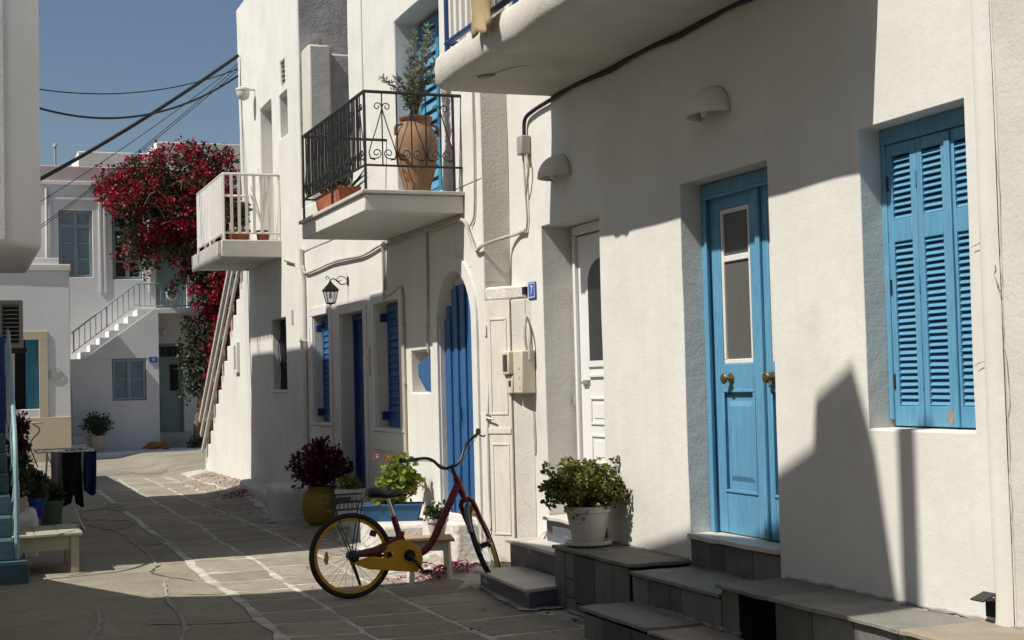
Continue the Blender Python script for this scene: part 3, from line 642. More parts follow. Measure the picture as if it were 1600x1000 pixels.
# white balcony
ws = MB().box(3.42, XA, 19.62, 21.95, 3.42, 3.66).build('balcony_slab', 'plaster2', tow, bevel=.012)
for i in range(24):
    y = 19.66 + i * .098; MB().prism([(y, 3.64), (y + .055, 3.64), (y + .05, 3.47), (y + .028, 3.4), (y + .004, 3.47)], 3.37, 3.419).build('edge_tooth', 'plaster', ws)
rb = MB().tube([(3.46, 21.9, 4.58), (3.46, 19.66, 4.58), (XA, 19.66, 4.58)], .022, 6).tube([(3.46, 21.9, 3.76), (3.46, 19.66, 3.76), (XA, 19.66, 3.76)], .016, 6).tube([(3.46, 21.9, 4.25), (XA, 21.9, 4.25)], .014, 6).tube([(3.46, 21.9, 4.58), (XA, 21.9, 4.58)], .02, 6)
for p in ((3.46, 19.66), (3.46, 21.9), (XA - .01, 19.66), (3.46, 20.8)): rb.tube([(*p, 3.66), (*p, 4.58)], .018, 6)
rb = rb.build('balcony_railing', 'whitepaint', tow, 40)
for i in range(6): MB().box(3.46 + .11 + i * .105 - .02, 3.46 + .11 + i * .105 + .02, 19.65, 19.67, 3.77, 4.57).build('baluster', 'whitepaint', rb)
for i in range(16): MB().box(3.448, 3.472, 19.73 + i * .135, 19.73 + i * .135 + .118, 3.77, 4.565).build('board', 'whitepaint', rb)
for i in range(5): MB().box(3.46 + .11 + i * .13 - .02, 3.46 + .11 + i * .13 + .02, 21.89, 21.91, 3.66, 4.25).build('baluster', 'whitepaint', rb)
# outside stair falling away from the camera beside it
ns, y0, dy, z0, dz = 14, 26.6, .305, .12, .245
pl = [(22.2, -.05), (26.9, -.05), (26.9, z0)]
for i in range(ns):
    ya = y0 - i * dy; pl += [(ya, z0 + i * dz), (ya, z0 + (i + 1) * dz)]
pl += [(22.2, z0 + ns * dz)]
pl = [p for i, p in enumerate(pl) if i == 0 or p != pl[i - 1]]
st = thing('outside_stair', 'white plastered outside stair with weathered plank handrail beside tall house', 'stair', (4.6, 24.5, 0))
MB().prism(pl, XA + .02, 5.2).build('stair_flight', 'plaster', st, bevel=.02)
for k, (o_, x) in enumerate(((.42, XA - .01), (.72, XA - .03), (.98, XA - .05))):
    T = [(x, 26.75 - .0 * k, z0 + o_ - .08), (x, 22.25, z0 + o_ + 14 * dz)]
    a, b = Vector(T[0]), Vector(T[1]); d = (b - a).normalized(); nrm = Vector((0, d.z, -d.y))
    q = [(a + nrm * .045), (a - nrm * .045), (b - nrm * .045), (b + nrm * .045)]
    MB().prism([(p.y, p.z) for p in q], x - .02, x + .02).build('plank', 'greywood', st, bevel=.006)
for i in range(0, 14, 3): MB().box(XA + .013, XA + .06, y0 - i * dy - .2, y0 - i * dy - .13, z0 + (i + 1) * dz - .1, z0 + (i + 1) * dz + .85).build('rail_post', 'greywood', st)
MB().box(XA - .03, XA + .018, 23.02, 23.34, 1.86, 2.36).build('slot_window_frame', 'plaster', st, bevel=.006)
MB().box(XA - .032, XA - .03, 23.08, 23.28, 1.92, 2.3).build('slot_window', 'acgrey', st)

# ================================================================== FAR HOUSE closing the street
far = thing('far_house', 'far white two storey house with pinkish cornice behind bougainvillea', 'house', (4.5, 38, 0))
YF, YL = 38.4, 37.1      # upper wall plane, lower front plane
facade('facade', 'plaster3', far, 'y', YF, -3, 9.5, 0, 7.0, [(2.5, 3.34, 4.6, 6.35), (3.84, 4.6, 4.55, 6.25), (4.95, 5.75, 3.75, 6.1), (4.95, 5.62, .5, 2.85)], .35, .5, .008, .012)
MB().box(-3, 9.5, YF + .352, 45, 0, 6.95).build('wall', 'plaster3', far)
MB().box(-3.05, 9.55, YF - .07, YF + .3, 7.0, 7.1).build('cornice', 'plaster3', far, bevel=.01)
MB().box(-3, 9.5, YF - .02, YF + .25, 7.101, 7.5).build('parapet', 'pink', far, bevel=.02)
MB().box(3.05, 5.0, YF + .6, 44, 7.0, 8.0).build('roof_block', 'plaster', far, bevel=.02)
MB().box(5.05, 7.8, YF + .4, 44, 7.0, 8.3).build('roof_block', 'plaster', far, bevel=.02)
for a, c in ((2.28, 3.56), (3.62, 4.82)):
    ring(MB(), 'y', YF - .03, YF + .002, a + .06, c - .06, 4.2, 6.62, .06, 'lrt').build('window_trim', 'plaster3', far, bevel=.006)
MB().tube([(2.2, YF - .05, 4.4), (2.2, YF - .05, 6.9)], .035, 8).build('drainpipe', 'whitepaint', far)
def casement(x0, x1, z0, z1, y, rows, transom=None, m='greyblue', glass='curtain'):
    e = .07; f = ring(MB(), 'y', y - .03, y + .04, x0 + e, x1 - e, z0 + e, z1 - e, e - .004); xm = (x0 + x1) / 2
    f.box(xm - .05, xm + .05, y - .04, y + .03, z0 + e, z1 - e); zt = z1 - e
    if transom: f.box(x0 + e, xm - .05, y - .03, y + .03, transom - .05, transom + .05).box(xm + .05, x1 - e, y - .03, y + .03, transom - .05, transom + .05)
    zz = [(transom + .05, zt)] if transom else []; top = transom - .05 if transom else zt
    for i in range(rows):
        a = z0 + e + (top - z0 - e) * i / rows; b = z0 + e + (top - z0 - e) * (i + 1) / rows; zz.append((a + (.02 if i else 0), b))
        if i: f.box(x0 + e, xm - .05, y - .02, y + .02, a - .02, a + .02).box(xm + .05, x1 - e, y - .02, y + .02, a - .02, a + .02)
    w_ = f.build('window', m, far, bevel=.004)
    for a, b in zz:
        for p, q in ((x0 + e, xm - .05), (xm + .05, x1 - e)): MB().box(p, q, y + .005, y + .012, a, b).build('pane', glass, w_)
    return w_
casement(2.51, 3.33, 4.61, 6.34, YF + .1, 3, 5.95); casement(3.85, 4.59, 4.56, 6.24, YF + .1, 3, 5.88, glass='glass')
MB().box(4.96, 5.74, YF + .15, YF + .2, 3.75, 6.1).build('balcony_door', 'greyblue', far)
d = MB().box(4.96, 5.61, YF + .12, YF + .17, .5, 2.45).build('door_leaf', 'greyblue', far)
fr = ring(MB(), 'y', YF + .08, YF + .2, 5.0, 5.57, .5, 2.45, .046, 'lrt').box(4.96, 5.61, YF + .08, YF + .2, 2.78, 2.85).build('door_frame', 'greyblue', far)
for i in range(3): MB().box(5.0 + i * .2, 5.16 + i * .2, YF + .1, YF + .11, 2.53, 2.75).build('pane', 'glass', fr)
MB().box(5.28, 5.5, YF + .11, YF + .12, 1.6, 2.3).build('pane', 'glass', d)
for i in range(4): MB().tube([(5.31 + i * .053, YF + .1, 1.6), (5.31 + i * .053, YF + .1, 2.3)], .007, 5).build('grille_bar', 'black', d)
for i in range(2): ring(MB(), 'y', YF + .105, YF + .12, 5.07 + .0, 5.5, .65 + i * .45, 1.0 + i * .4, .02).build('panel_moulding', 'greyblue', d)
MB().box(4.9, 5.8, YF - .35, YF + .1, .1, .5).build('doorstep', 'marble', far, bevel=.01)
# lower front block with window, carrying the stair
lo = facade('lower_wall', 'plaster3', far, 'y', YL, 2.62, 4.82, 0, 2.44, [(3.66, 4.5, 1.38, 2.436)], .35, .5, .008, .012)
facade('lower_side_wall', 'plaster3', far, 'x', 4.47, YL + .352, YF - .01, 0, 3.6, (), .34, .5, .004, 0)
casement(3.67, 4.49, 1.39, 2.43, YL + .06, 2)
MB().box(3.6, 4.56, YL + .15, YL + .34, 1.3, 2.5).build('window_backing', 'dark', far)
sx, sn = 2.68, 7; dx, dz2 = .235, .178; pl = [(2.62, 2.441), (4.82, 2.441), (4.82, 3.7), (sx + sn * dx, 3.7)]
for i in range(sn): pl += [(sx + (sn - i) * dx, 3.7 - i * dz2), (sx + (sn - i) * dx, 3.7 - (i + 1) * dz2)] if i else [(sx + sn * dx, 3.7 - dz2)]
pl += [(2.62, 3.7 - sn * dz2)]
MB().prism(pl, YL + .22, YL + 1.28, 'y').build('stair_flight', 'plaster3', far)
MB().prism([(3.0, 2.442), (4.82, 2.442), (4.82, 3.69), (4.72, 3.69)], YL + .0, YL + .218, 'y').build('stair_stringer', 'plaster3', far)
MB().box(4.821, 6.9, YL, YF - .01, 3.58, 3.72).build('landing', 'plaster3', far, bevel=.01)
for i in range(4): MB().box(2.53, 2.95, 36.2 + i * .28, 37.08, .15 + i * .2, .35 + i * .2).build('stair_tread', 'plaster3', far, bevel=.01)
rl = MB().tube([(2.7, YL + .1, 3.1), (4.3, YL + .1, 4.35), (6.8, YL + .1, 4.35)], .022, 6).tube([(4.3, YL + .1, 3.78), (6.8, YL + .1, 3.78)], .014, 6).tube([(2.7, YL + .1, 2.6), (4.3, YL + .1, 3.82)], .012, 6).tube([(2.62, 36.25, 1.3), (2.62, 37.0, 2.3)], .02, 6).tube([(2.62, 36.25, .4), (2.62, 36.25, 1.3)], .018, 6)
rl = rl.build('stair_railing', 'railblue', far, 40)
for i in range(30):
    x = 2.75 + i * .135; zt_ = 4.35 if x > 4.3 else 3.1 + (x - 2.7) / 1.6 * 1.25; zb_ = 3.78 if x > 4.3 else 2.6 + (x - 2.7) / 1.6 * 1.22
    MB().tube([(x, YL + .1, zb_), (x, YL + .1, zt_)], .011 if i % 6 else .02, 5).build('baluster', 'railblue', rl)
MB().tube([(5.2 + .14 * math.cos(a), YL + .06, 4.07 + .14 * math.sin(a)) for a in [2 * math.pi * i / 20 for i in range(20)]], .04, 7, True).build('wreath_ring', 'whitepaint', rl, 60)
MB().box(2.0, 9.0, 35.7, 37.09, -.02, .14).build('far_kerb', 'plaster3', bevel=.02)
o = bpy.data.objects['far_kerb']; tag(o, 'low white kerb platform in front of the far house', 'kerb')
bx = MB().box(4.58, 4.78, YL - .02, YL - .003, 2.33, 2.47).build('number_sign', 'signblue'); tag(bx, 'small blue house number plate by the far house door', 'sign')
lamp = MB().lathe([(.02, 0), (.07, .03), (.09, .1), (.06, .17), (.03, .2)], 12, (5.1, YF - .12, 3.05)).build('globe_lamp', 'whitepaint', smooth=60); tag(lamp, 'small white globe lamp above the far house door', 'lamp')

# ================================================================== MID HOUSE at left with cream plinth
mid = thing('cream_trimmed_house', 'white house corner with cream plinth, cream window surround and blue shutters', 'house', (1.6, 35.4, 0))
YM = 35.2
facade('facade', 'plaster3', mid, 'y', YM, -4, 2.52, -.05, 4.5, [(1.2, 1.82, 1.25, 2.88)], .4, .5, .008, .014)
MB().box(-4, 2.51, YM + .402, 37.04, -.05, 4.45).build('wall', 'plaster3', mid)
MB().box(-4, 2.55, YM - .05, 37.05, 4.5, 4.66).build('roof_slab', 'plaster', mid, bevel=.02)
MB().box(-4, 2.3, YM + .1, 37.0, 4.661, 4.82).build('roof_upstand', 'plaster', mid, bevel=.02)
MB().box(1.0, 2.525, YM - .03, YM + .01, -.04, 1.05).build('plinth', 'cream', mid, bevel=.01)
ring(MB(), 'y', YM - .025, YM + .012, 1.205, 1.815, 1.052, 2.875, .2, 'lrt').build('window_surround', 'cream', mid, bevel=.006)
s_ = MB().box(1.52, 1.81, YM + .12, YM + .16, 1.26, 2.87).build('shutter_leaf', 'skyblue', mid)
for k in range(26): MB().cbox((1.665, YM + .108, 1.34 + k * .057), (.2, .01, .035), 0, R(25)).build('slat', 'skyblue', s_)
MB().box(1.2, 1.51, YM + .2, YM + .3, 1.25, 2.88).build('window_backing', 'dark', mid)
em = MB().tube([(2.18 + .17 * math.cos(a), YM - .012, 2.05 + .14 * math.sin(a)) for a in [2 * math.pi * i / 28 for i in range(28)]], .006, 5, True)
em.tube([(2.18 + .14 * math.cos(a), YM - .012, 2.05 + .11 * math.sin(a)) for a in [2 * math.pi * i / 28 for i in range(28)]], .004, 5, True)
for a, b in (((2.11, 1.97), (2.16, 2.13)), ((2.16, 2.13), (2.2, 2.13)), ((2.2, 2.13), (2.25, 1.97)), ((2.11, 1.99), (2.25, 1.99)), ((2.06, 1.98), (2.08, 2.1)), ((2.28, 2.1), (2.3, 1.98))):
    em.tube([(a[0], YM - .012, a[1]), (b[0], YM - .012, b[1])], .005, 4)
em.build('wall_emblem', 'acgrey', mid)

# ================================================================== LEFT SIDE of the street
lb = thing('overhanging_house', 'grey white house with overhanging upper floor at the left edge', 'house', (0, 17, 0))
def rprism(name, poly, z0, z1, parent, m='plaster', bevel=.05): return MB().prism(poly, z0, z1, 'z').build(name, m, parent, bevel=bevel, seg=3)
rprism('upper_floor', [(-5, 13.3), (.46, 13.3), (.745, 13.86), (.745, 16.5), (.4, 16.55), (.4, 21.3), (-5, 21.3)], 2.93, 7.05, lb, 'plaster3')
rprism('lower_floor', [(-5, 13.9), (.02, 13.9), (.02, 21.2), (-5, 21.2)], -.1, 2.925, lb, 'plaster3', .02)
facade('side_wall', 'plaster3', lb, 'y', 18.2, .022, .66, -.1, 2.45, [(.43, .56, 1.25, 1.85)], .3, .4, .006, .02)
MB().box(.42, .57, 18.32, 18.4, 1.2, 1.9).build('small_window', 'dark', lb)
MB().box(.4, .62, 18.08, 18.2, 1.96, 2.0).build('ledge', 'acgrey', lb)
ds = MB().box(-.2, .47, 15.58, 15.62, .95, 2.2).build('open_shutter', 'darkblue', lb, bevel=.005)
for k in range(15): MB().cbox((.33, 15.565, 1.0 + k * .082), (.22, .014, .05), 0, R(22)).build('slat', 'darkblue', ds)
rprism('low_wing', [(-5, 21.3), (-.5, 21.3), (-.5, 27.9), (-5, 27.9)], -.1, 4.05, lb, 'plaster3')
ac = thing('air_conditioner', 'beige air conditioner unit on the wall under the left overhang', 'air conditioner', (.5, 16.6, 2.1))
MB().box(.42, .68, 16.25, 16.95, 2.1, 2.62).build('casing', 'acgrey', ac, bevel=.012)
fx = MB().box(.47, .635, 16.235, 16.25, 2.16, 2.57).build('front_grille', 'dark', ac)
for k in range(9): MB().box(.475, .63, 16.228, 16.234, 2.19 + k * .045, 2.2 + k * .045).build('grille_bar', 'acgrey', fx)
MB().box(.4, .72, 16.3, 16.34, 2.06, 2.098).box(.4, .72, 16.8, 16.84, 2.06, 2.098).build('bracket', 'black', ac)
MB().tube(curve([(.42, 16.3, 2.3), (.36, 16.2, 2.2), (.3, 16.3, 2.3), (.1, 16.3, 2.4)]), .015, 6).build('hose', 'cable', ac)

nl = thing('corner_house', 'tall white house left of the camera shading the street', 'house', (-3, 8, 0))
dy_ = -.2
pl = [(5.3, -.1), (10.62, -.1), (10.62, 6.2), (7.6, 6.93), (6.47, 7.38), (6.05, 7.56), (6.05, 7.82), (5.68, 8.0), (5.5, 7.55), (5.36, 6.8), (5.3, 6.7)]
MB().prism(pl, -5, -.5).build('wall', 'plaster', nl)
MB().tube([(-.6, 5.22, 5.9), (-.6, 5.22, 7.9)], .075, 10).tube([(-.6, 5.22, 6.0), (-.6, 5.4, 6.0)], .05, 8).build('flue_pipe', 'acgrey', nl)
bh = thing('added_rear_house', 'unseen white house added behind the camera at left to cut bounced sunlight', 'house', (-3, -5, 0))  # added out of view: shades the ground behind the camera, less bounce light
MB().prism([(-5, -16), (-1.1, -16), (-1.1, 3.6), (-5, 3.6)], -.1, 6.8, 'z').build('wall', 'plaster', bh)
gw = MB().prism([(10.62, -.1), (12.75, -.1), (12.75, 1.55), (10.62, 2.62)], -.72, -.5).build('garden_wall', 'plaster'); tag(gw, 'sloping white garden wall beside the pale blue steps', 'wall')

# pale blue painted steps
bst = thing('blue_steps', 'pale blue painted outdoor steps at the lower left edge', 'steps', (.1, 13.5, 0))
for i in range(7):
    x1 = .56 if i == 0 else .455 - .004 * i; yy = 12.75 + i * .27
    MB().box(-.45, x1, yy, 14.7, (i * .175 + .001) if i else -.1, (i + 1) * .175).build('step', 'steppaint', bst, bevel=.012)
def railp(y): return .175 + (y - 12.75) / .27 * .175
rr = MB().tube(curve([(.47, 12.9, .2), (.47, 12.95, .75), (.47, 13.1, 1.18), (.47, 13.5, 1.5), (.47, 14.6, 2.2)]), .02, 8).tube(curve([(.47, 13.0, .55), (.47, 13.3, .95), (.47, 13.8, 1.3), (.47, 14.6, 1.85)]), .012, 6)
rr = rr.build('handrail', 'railblue', bst, 40)
for i in range(8):
    y = 13.15 + i * .2; MB().tube(curve([(.46, y, railp(y) - .05), (.50, y + .05, railp(y) + .35), (.45, y + .1, railp(y) + .6), (.47, y + .1, railp(y) + .9)]), .009, 5).build('baluster', 'railblue', rr)

# ================================================================== STEPS at the doors on the right
def tiles(parent, axis, W, u0, u1, v0, v1, spec, m='slate', d=.012):
    """face of slate tiles, each its own piece; spec = list of (u0,u1,v0,v1) fractions"""
    for a, b, c, e in spec:
        g = .004; p = (u0 + (u1 - u0) * a + g, u0 + (u1 - u0) * b - g, v0 + (v1 - v0) * c + g, v0 + (v1 - v0) * e - g); k = rnd.uniform(-.003, .003)
        (MB().box(W - d + k, W, *p) if axis == 'x' else MB().box(p[0], p[1], W - d + k, W, p[2], p[3])).build('tile', m, parent, bevel=.005)
ms = thing('marble_steps', 'pale marble topped steps with dark risers at the white door', 'steps', (4.0, 10, 0))
MB().prism([(3.825, 9.57), (4.24, 9.66), (4.24, 10.76), (3.885, 10.76)], -.15, .082, 'z').build('riser_block', 'darkmarble', ms)
MB().prism([(3.79, 9.54), (4.245, 9.655), (4.245, 10.79), (3.855, 10.79)], .083, .11, 'z').build('tread', 'marble', ms, bevel=.006)
MB().box(4.25, 4.497, 9.66, 11.03, -.15, .272).build('riser_block', 'darkmarble', ms)
MB().prism([(4.2, 9.655), (4.498, 9.655), (4.498, 11.02), (4.225, 11.08)], .273, .302, 'z').build('tread', 'marble', ms, bevel=.006)
MB().box(4.47, 4.502, 9.68, 10.76, .303, .475).build('riser', 'darkmarble', ms)
MB().wbox(4.43, 4.94, 9.67, 10.77, .476, .508).build('threshold', 'marble', ms, bevel=.006)
pb = thing('tiled_block', 'grey slate tiled block carrying the potted jade plant', 'block', (4.27, 9, 0))
MB().box(4.075, 4.497, 8.405, 9.645, -.15, .374).build('core', 'dark', pb)
tiles(pb, 'x', 4.073, 8.405, 9.645, -.12, .37, [(.85, 1, 0, 1), (.72, .85, .62, 1), (.72, .85, .35, .62), (.72, .85, 0, .35), (.44, .72, .3, 1), (.44, .72, 0, .3), (.2, .44, 0, 1), (0, .2, 0, 1)])
tiles(pb, 'y', 8.404, 4.07, 4.497, .36, .372, [(0, .5, 0, 1), (.5, 1, 0, 1)])
for a, b in ((8.36, 8.86), (8.864, 9.3), (9.304, 9.67)): MB().wbox(4.045, 4.498, a, b, .376, .4).build('top_slab', 'slatetop', pb, bevel=.004)
ts = thing('tiled_steps', 'grey slate tiled steps below the light blue double door', 'steps', (4.1, 7.8, 0))
MB().box(4.07, 4.498, 7.2, 8.355, -.15, .334).build('core', 'dark', ts)
tiles(ts, 'x', 4.068, 7.2, 8.355, .14, .332, [(.8, 1, 0, 1), (.55, .8, 0, 1), (.42, .55, 0, 1), (0, .42, 0, 1)])
for a, b in ((7.21, 7.75), (7.754, 8.352)): MB().wbox(4.04, 4.497, a, b, .336, .36).build('tread', 'slatetop', ts, bevel=.004)
MB().box(3.72, 4.05, 7.0, 8.355, -.15, .12).build('core', 'dark', ts)
tiles(ts, 'x', 3.718, 7.0, 8.355, -.11, .12, [(.8, 1, 0, 1), (.5, .8, 0, 1), (.25, .5, 0, 1), (0, .25, 0, 1)])
tiles(ts, 'y', 7.198, 3.72, 4.05, -.11, .12, [(0, 1, 0, 1)])
MB().wbox(3.69, 4.065, 7.45, 8.38, .135, .16).build('tread', 'slatetop', ts, bevel=.005)
MB().wbox(3.70, 4.065, 6.95, 7.446, .121, .143).build('tread', 'tan_tile', ts, bevel=.008)
MB().box(4.512, 4.56, 7.28, 8.36, .361, .54).build('riser_backing', 'dark', ts)
tiles(ts, 'x', 4.51, 7.275, 8.365, .362, .538, [(.75, 1, 0, 1), (.6, .75, 0, 1), (.28, .6, 0, 1), (0, .28, 0, 1)])
MB().wbox(4.47, 4.94, 7.275, 8.366, .54, .574).build('threshold', 'marble', ts, bevel=.006)
tb = thing('tiled_bench', 'long low grey slate tiled bench along the right wall', 'bench', (4.3, 5.5, 0))
mb = MB().box(4.065, 4.478, 2.0, 6.62, -.15, .395).box(4.065, 4.478, 7.0, 7.19, -.15, .395).box(4.3, 4.478, 6.62, 7.0, -.15, .395); mb.build('core', 'dark', tb)
tiles(tb, 'x', 4.063, 2.0, 6.62, -.05, .393, [(i / 13, (i + 1) / 13, 0, 1) for i in range(13)])
tiles(tb, 'x', 4.063, 7.0, 7.19, -.05, .393, [(0, 1, 0, 1)])
for i, (a, b) in enumerate(((6.63, 7.2), (6.05, 6.626), (5.5, 6.046), (4.9, 5.496), (4.2, 4.896), (3.4, 4.196), (2.5, 3.396))): MB().wbox(4.015, 4.482, a, b, .397, .42 + .001 * (i % 2)).build('top_slab', 'slatetop' if i < 2 else 'tan_tile' if i > 2 else 'slatetop', tb, bevel=.004)
dg = thing('drain_outlet', 'small rusty metal flap outlet at the foot of the right wall', 'vent', (4.47, 5.42, .5))
MB().cbox((4.44, 5.42, .545), (.085, .09, .007), 0, 0, R(-20)).build('flap', 'black', dg); MB().box(4.47, 4.494, 5.385, 5.445, .45, .52).build('hole', 'dark', dg)
# platform before the arch house and whitewashed blocks along the wall
pf = MB().prism([(3.66, 12.8), (4.248, 12.72), (4.248, 14.5), (3.78, 14.4)], -.05, .3, 'z').build('whitewashed_platform', 'rough', bevel=.04, seg=3); tag(pf, 'lumpy whitewashed platform under the blue planter', 'platform')
as_ = MB().prism([(4.03, 11.75), (4.245, 11.72), (4.245, 12.71), (4.03, 12.74)], -.05, .385, 'z').build('arch_door_step', 'rough', bevel=.03, seg=3); tag(as_, 'whitewashed step in front of the blue arched door', 'step')
ds_ = MB().prism([(3.95, 15.2), (4.245, 15.2), (4.245, 16.6), (3.98, 16.6)], -.05, .27, 'z').build('door_step', 'rough', bevel=.03, seg=3); tag(ds_, 'whitewashed step at the dark blue door', 'step')
wb = MB().prism([(3.46, 16.7), (3.85, 16.6), (4.24, 16.75), (4.24, 17.7), (3.6, 17.75)], -.05, .42, 'z').build('whitewashed_block', 'rough', bevel=.07, seg=3); tag(wb, 'rounded whitewashed block left of the yellow urn', 'block')
wc = MB().prism([(3.8, 17.8), (4.24, 17.8), (4.24, 22.0), (4.0, 21.8)], -.05, .22, 'z').build('whitewashed_ledge', 'rough', bevel=.06, seg=3); tag(wc, 'long low whitewashed ledge at the foot of the barred window', 'ledge')

# crumbling mortar along the wall foot and limewash splashed at the foot of the steps
def mortar(pts, r_, m, parent, seed):
    rg = random.Random(seed); P = curve(pts, 10); mb = MB()
    mb.tube([p + Vector((rg.uniform(-.4, .4), 0, rg.uniform(-.5, .3))) * r_ for p in P], [r_ * rg.uniform(.35, 1.25) for _ in P], 5); mb.build('mortar_edge', m, parent, 60)
mortar([(XN - .004, y, .425) for y in (3.5, 4.4, 5.2, 6.0, 6.6, 7.2)], .014, 'concrete_stain', tb, 1)
mortar([(XN - .004, y, .402) for y in (8.4, 8.8, 9.2, 9.65)], .012, 'concrete_stain', pb, 2)
mortar([(4.06, y, .165) for y in (7.0, 7.5, 8.0, 8.35)], .012, 'tan_tile', ts, 3)
mortar([(XN + .01, y, .365) for y in (7.28, 7.8, 8.36)], .012, 'concrete_stain', ts, 4)
def splash(pts, wd, seed):
    rg = random.Random(seed); P = curve(pts, 10); mb = MB()
    for i, p in enumerate(P):
        t = (P[min(i + 1, len(P) - 1)] - P[max(i - 1, 0)]).normalized(); sd = Vector((t.y, -t.x, 0))
        for s_ in (-1, -.4, .4, 1):
            q = p + sd * s_ * wd * rg.uniform(.35, 1.25); mb.v.append(Vector((q.x, q.y, gz(q.x, q.y) + .022)))
    mb.f = [(i * 4 + j, i * 4 + j + 1, i * 4 + j + 5, i * 4 + j + 4) for i in range(len(P) - 1) for j in range(3)]
    mb.build('limewash_splash', 'joint', street, solid=False)
splash([(3.88, 10.7, 0), (3.83, 10.3, 0), (3.81, 9.9, 0), (3.79, 9.55, 0), (3.95, 9.55, 0), (4.06, 9.5, 0)], .045, 1)
splash([(4.05, 9.4, 0), (4.04, 9.0, 0), (4.03, 8.5, 0)], .03, 2)
splash([(3.95, 11.7, 0), (3.9, 12.2, 0), (3.8, 12.75, 0), (3.62, 12.8, 0)], .06, 3)
splash([(3.62, 12.8, 0), (3.7, 14.4, 0), (3.9, 15.1, 0), (3.9, 16.6, 0)], .06, 4)
splash([(3.44, 16.7, 0), (3.5, 17.3, 0), (3.7, 18.2, 0), (3.85, 20, 0), (4.0, 21.9, 0)], .07, 5)

an = thing('roof_vent_pipe', 'thin capped vent pipe on the far house parapet', 'pipe', (2.45, 38.6, 7.5))
MB().tube([(2.45, 38.6, 7.4), (2.45, 38.6, 8.05)], .03, 8).build('pipe', 'acgrey', an); MB().lathe([(.07, 0), (.05, .05), (.01, .1)], 10, (2.45, 38.6, 8.03)).build('cap', 'acgrey', an)

M['patch'] = mat('old cement patch', (.255, .232, .195), .88, (.19, .172, .145), 6, .3, .5, 30, fine=.25)
M['faint'] = mat('worn limewash trace', (.40, .37, .32), .95, (.29, .26, .22), 9, .1, .5, 30, fac=(.3, .6), fine=.2)
def patch(c, rx, ry, seed, m='patch', dz=.006):
    rg = random.Random(seed); n = 22; mb = MB()
    for i in range(n):
        a = 2 * math.pi * i / n; k = 1 + .45 * noise.noise(Vector((math.cos(a) * 1.6, math.sin(a) * 1.6, seed * 3.3))) + rg.uniform(-.12, .12); x, y = c[0] + rx * k * math.cos(a), c[1] + ry * k * math.sin(a); mb.v.append(Vector((x, y, gz(x, y) + dz)))
    mb.v.append(Vector((*c, gz(*c) + dz))); mb.f = [(i, (i + 1) % n, n) for i in range(n)]; mb.build('cement_patch', m, street, solid=False)
for i, (c, rx, ry) in enumerate((((2.9, 29.2), .45, .7), ((3.5, 28.4), .35, .35), ((1.75, 17.8), .28, .5), ((1.9, 15.6), .22, .25), ((2.2, 20.5), .3, .7), ((2.3, 24.5), .25, .5))): patch(c, rx, ry, i)
for i, p in enumerate(([(1.25, 9.0), (1.45, 10.0), (1.5, 11.2), (1.62, 12.4)], [(.75, 9.4), (.9, 10.2), (.95, 10.9)], [(1.2, 10.1), (1.6, 10.0), (2.0, 10.05)], [(1.5, 11.6), (1.8, 11.5), (2.0, 11.55)], [(1.4, 14.7), (1.75, 14.75), (2.05, 14.8)], [(1.45, 16.0), (1.8, 16.1), (2.1, 16.0)], [(1.5, 19.0), (1.7, 17.0), (1.75, 15.0), (1.7, 13.4)])):
    rg = random.Random(90 + i); P = curve([(x, y, 0) for x, y in p], 9); mb = MB()
    for j, q in enumerate(P):
        t = (P[min(j + 1, len(P) - 1)] - P[max(j - 1, 0)]).normalized(); sd = Vector((t.y, -t.x, 0))
        for s_ in (-1, 1): r_ = q + sd * s_ * .018 * rg.uniform(.1, 1.4); mb.v.append(Vector((r_.x, r_.y, gz(r_.x, r_.y) + .007)))
    mb.f = [(j * 2, j * 2 + 1, j * 2 + 3, j * 2 + 2) for j in range(len(P) - 1)]; mb.build('limewash_trace', 'faint', street, solid=False)
M['fissure'] = mat('dark fissure', (.05, .045, .04), .95)
for i, p in enumerate(([(.9, 8.6), (1.3, 8.9), (1.7, 8.8), (2.0, 9.1)], [(1.9, 12.3), (1.6, 12.9), (1.75, 13.5)], [(1.5, 20), (2.0, 20.4), (2.3, 20.2)], [(2.0, 18.2), (1.6, 18.6), (1.3, 18.4)])):
    rg = random.Random(i); P = curve([(x, y, 0) for x, y in p], 8); MB().tube([(q.x + rg.uniform(-.02, .02), q.y + rg.uniform(-.03, .03), gz(q.x, q.y) + .001) for q in P], [.006 * rg.uniform(.4, 1.3) for _ in P], 4).build('fissure', 'fissure', street)

# ================================================================== WALL FITTINGS on the right
def sconce(y, z, label, r_=.2):
    t = thing('wall_sconce', label, 'lamp', (XN, y, z), 'dome sconces on the near house')
    prof = [(i, j) for i in range(9) for j in range(13)]; mb = MB(); ln_, nr = 13, 9
    for i in range(nr):
        a = math.pi / 2 * i / (nr - 1)
        for j in range(ln_):
            b = math.pi * j / (ln_ - 1)
            mb.v.append(Vector((XN - .005 - r_ * .95 * math.cos(a) * math.sin(b), y + r_ * math.cos(a) * math.cos(b), z + r_ * .95 * math.sin(a))))
    mb.f = [(i * ln_ + j, i * ln_ + j + 1, (i + 1) * ln_ + j + 1, (i + 1) * ln_ + j) for i in range(nr - 1) for j in range(ln_ - 1)]
    o = mb.build('dome_shade', 'plaster', t, 60, solid=False); md = o.modifiers.new('thick', 'SOLIDIFY'); md.thickness = .012
    MB().lathe([(.02, 0), (.028, .02), (.028, .08), (.02, .1)], 10, (XN - .08, y, z - .005)).build('bulb', 'whitepaint', t, 50)
sconce(10.33, 3.21, 'plaster dome sconce above the white door'); sconce(7.86, 3.25, 'plaster dome sconce above the light blue door')
sg = thing('number_sign', 'blue enamel house number seven plate beside the white door', 'sign', (XN - .01, 10.99, 2.36))
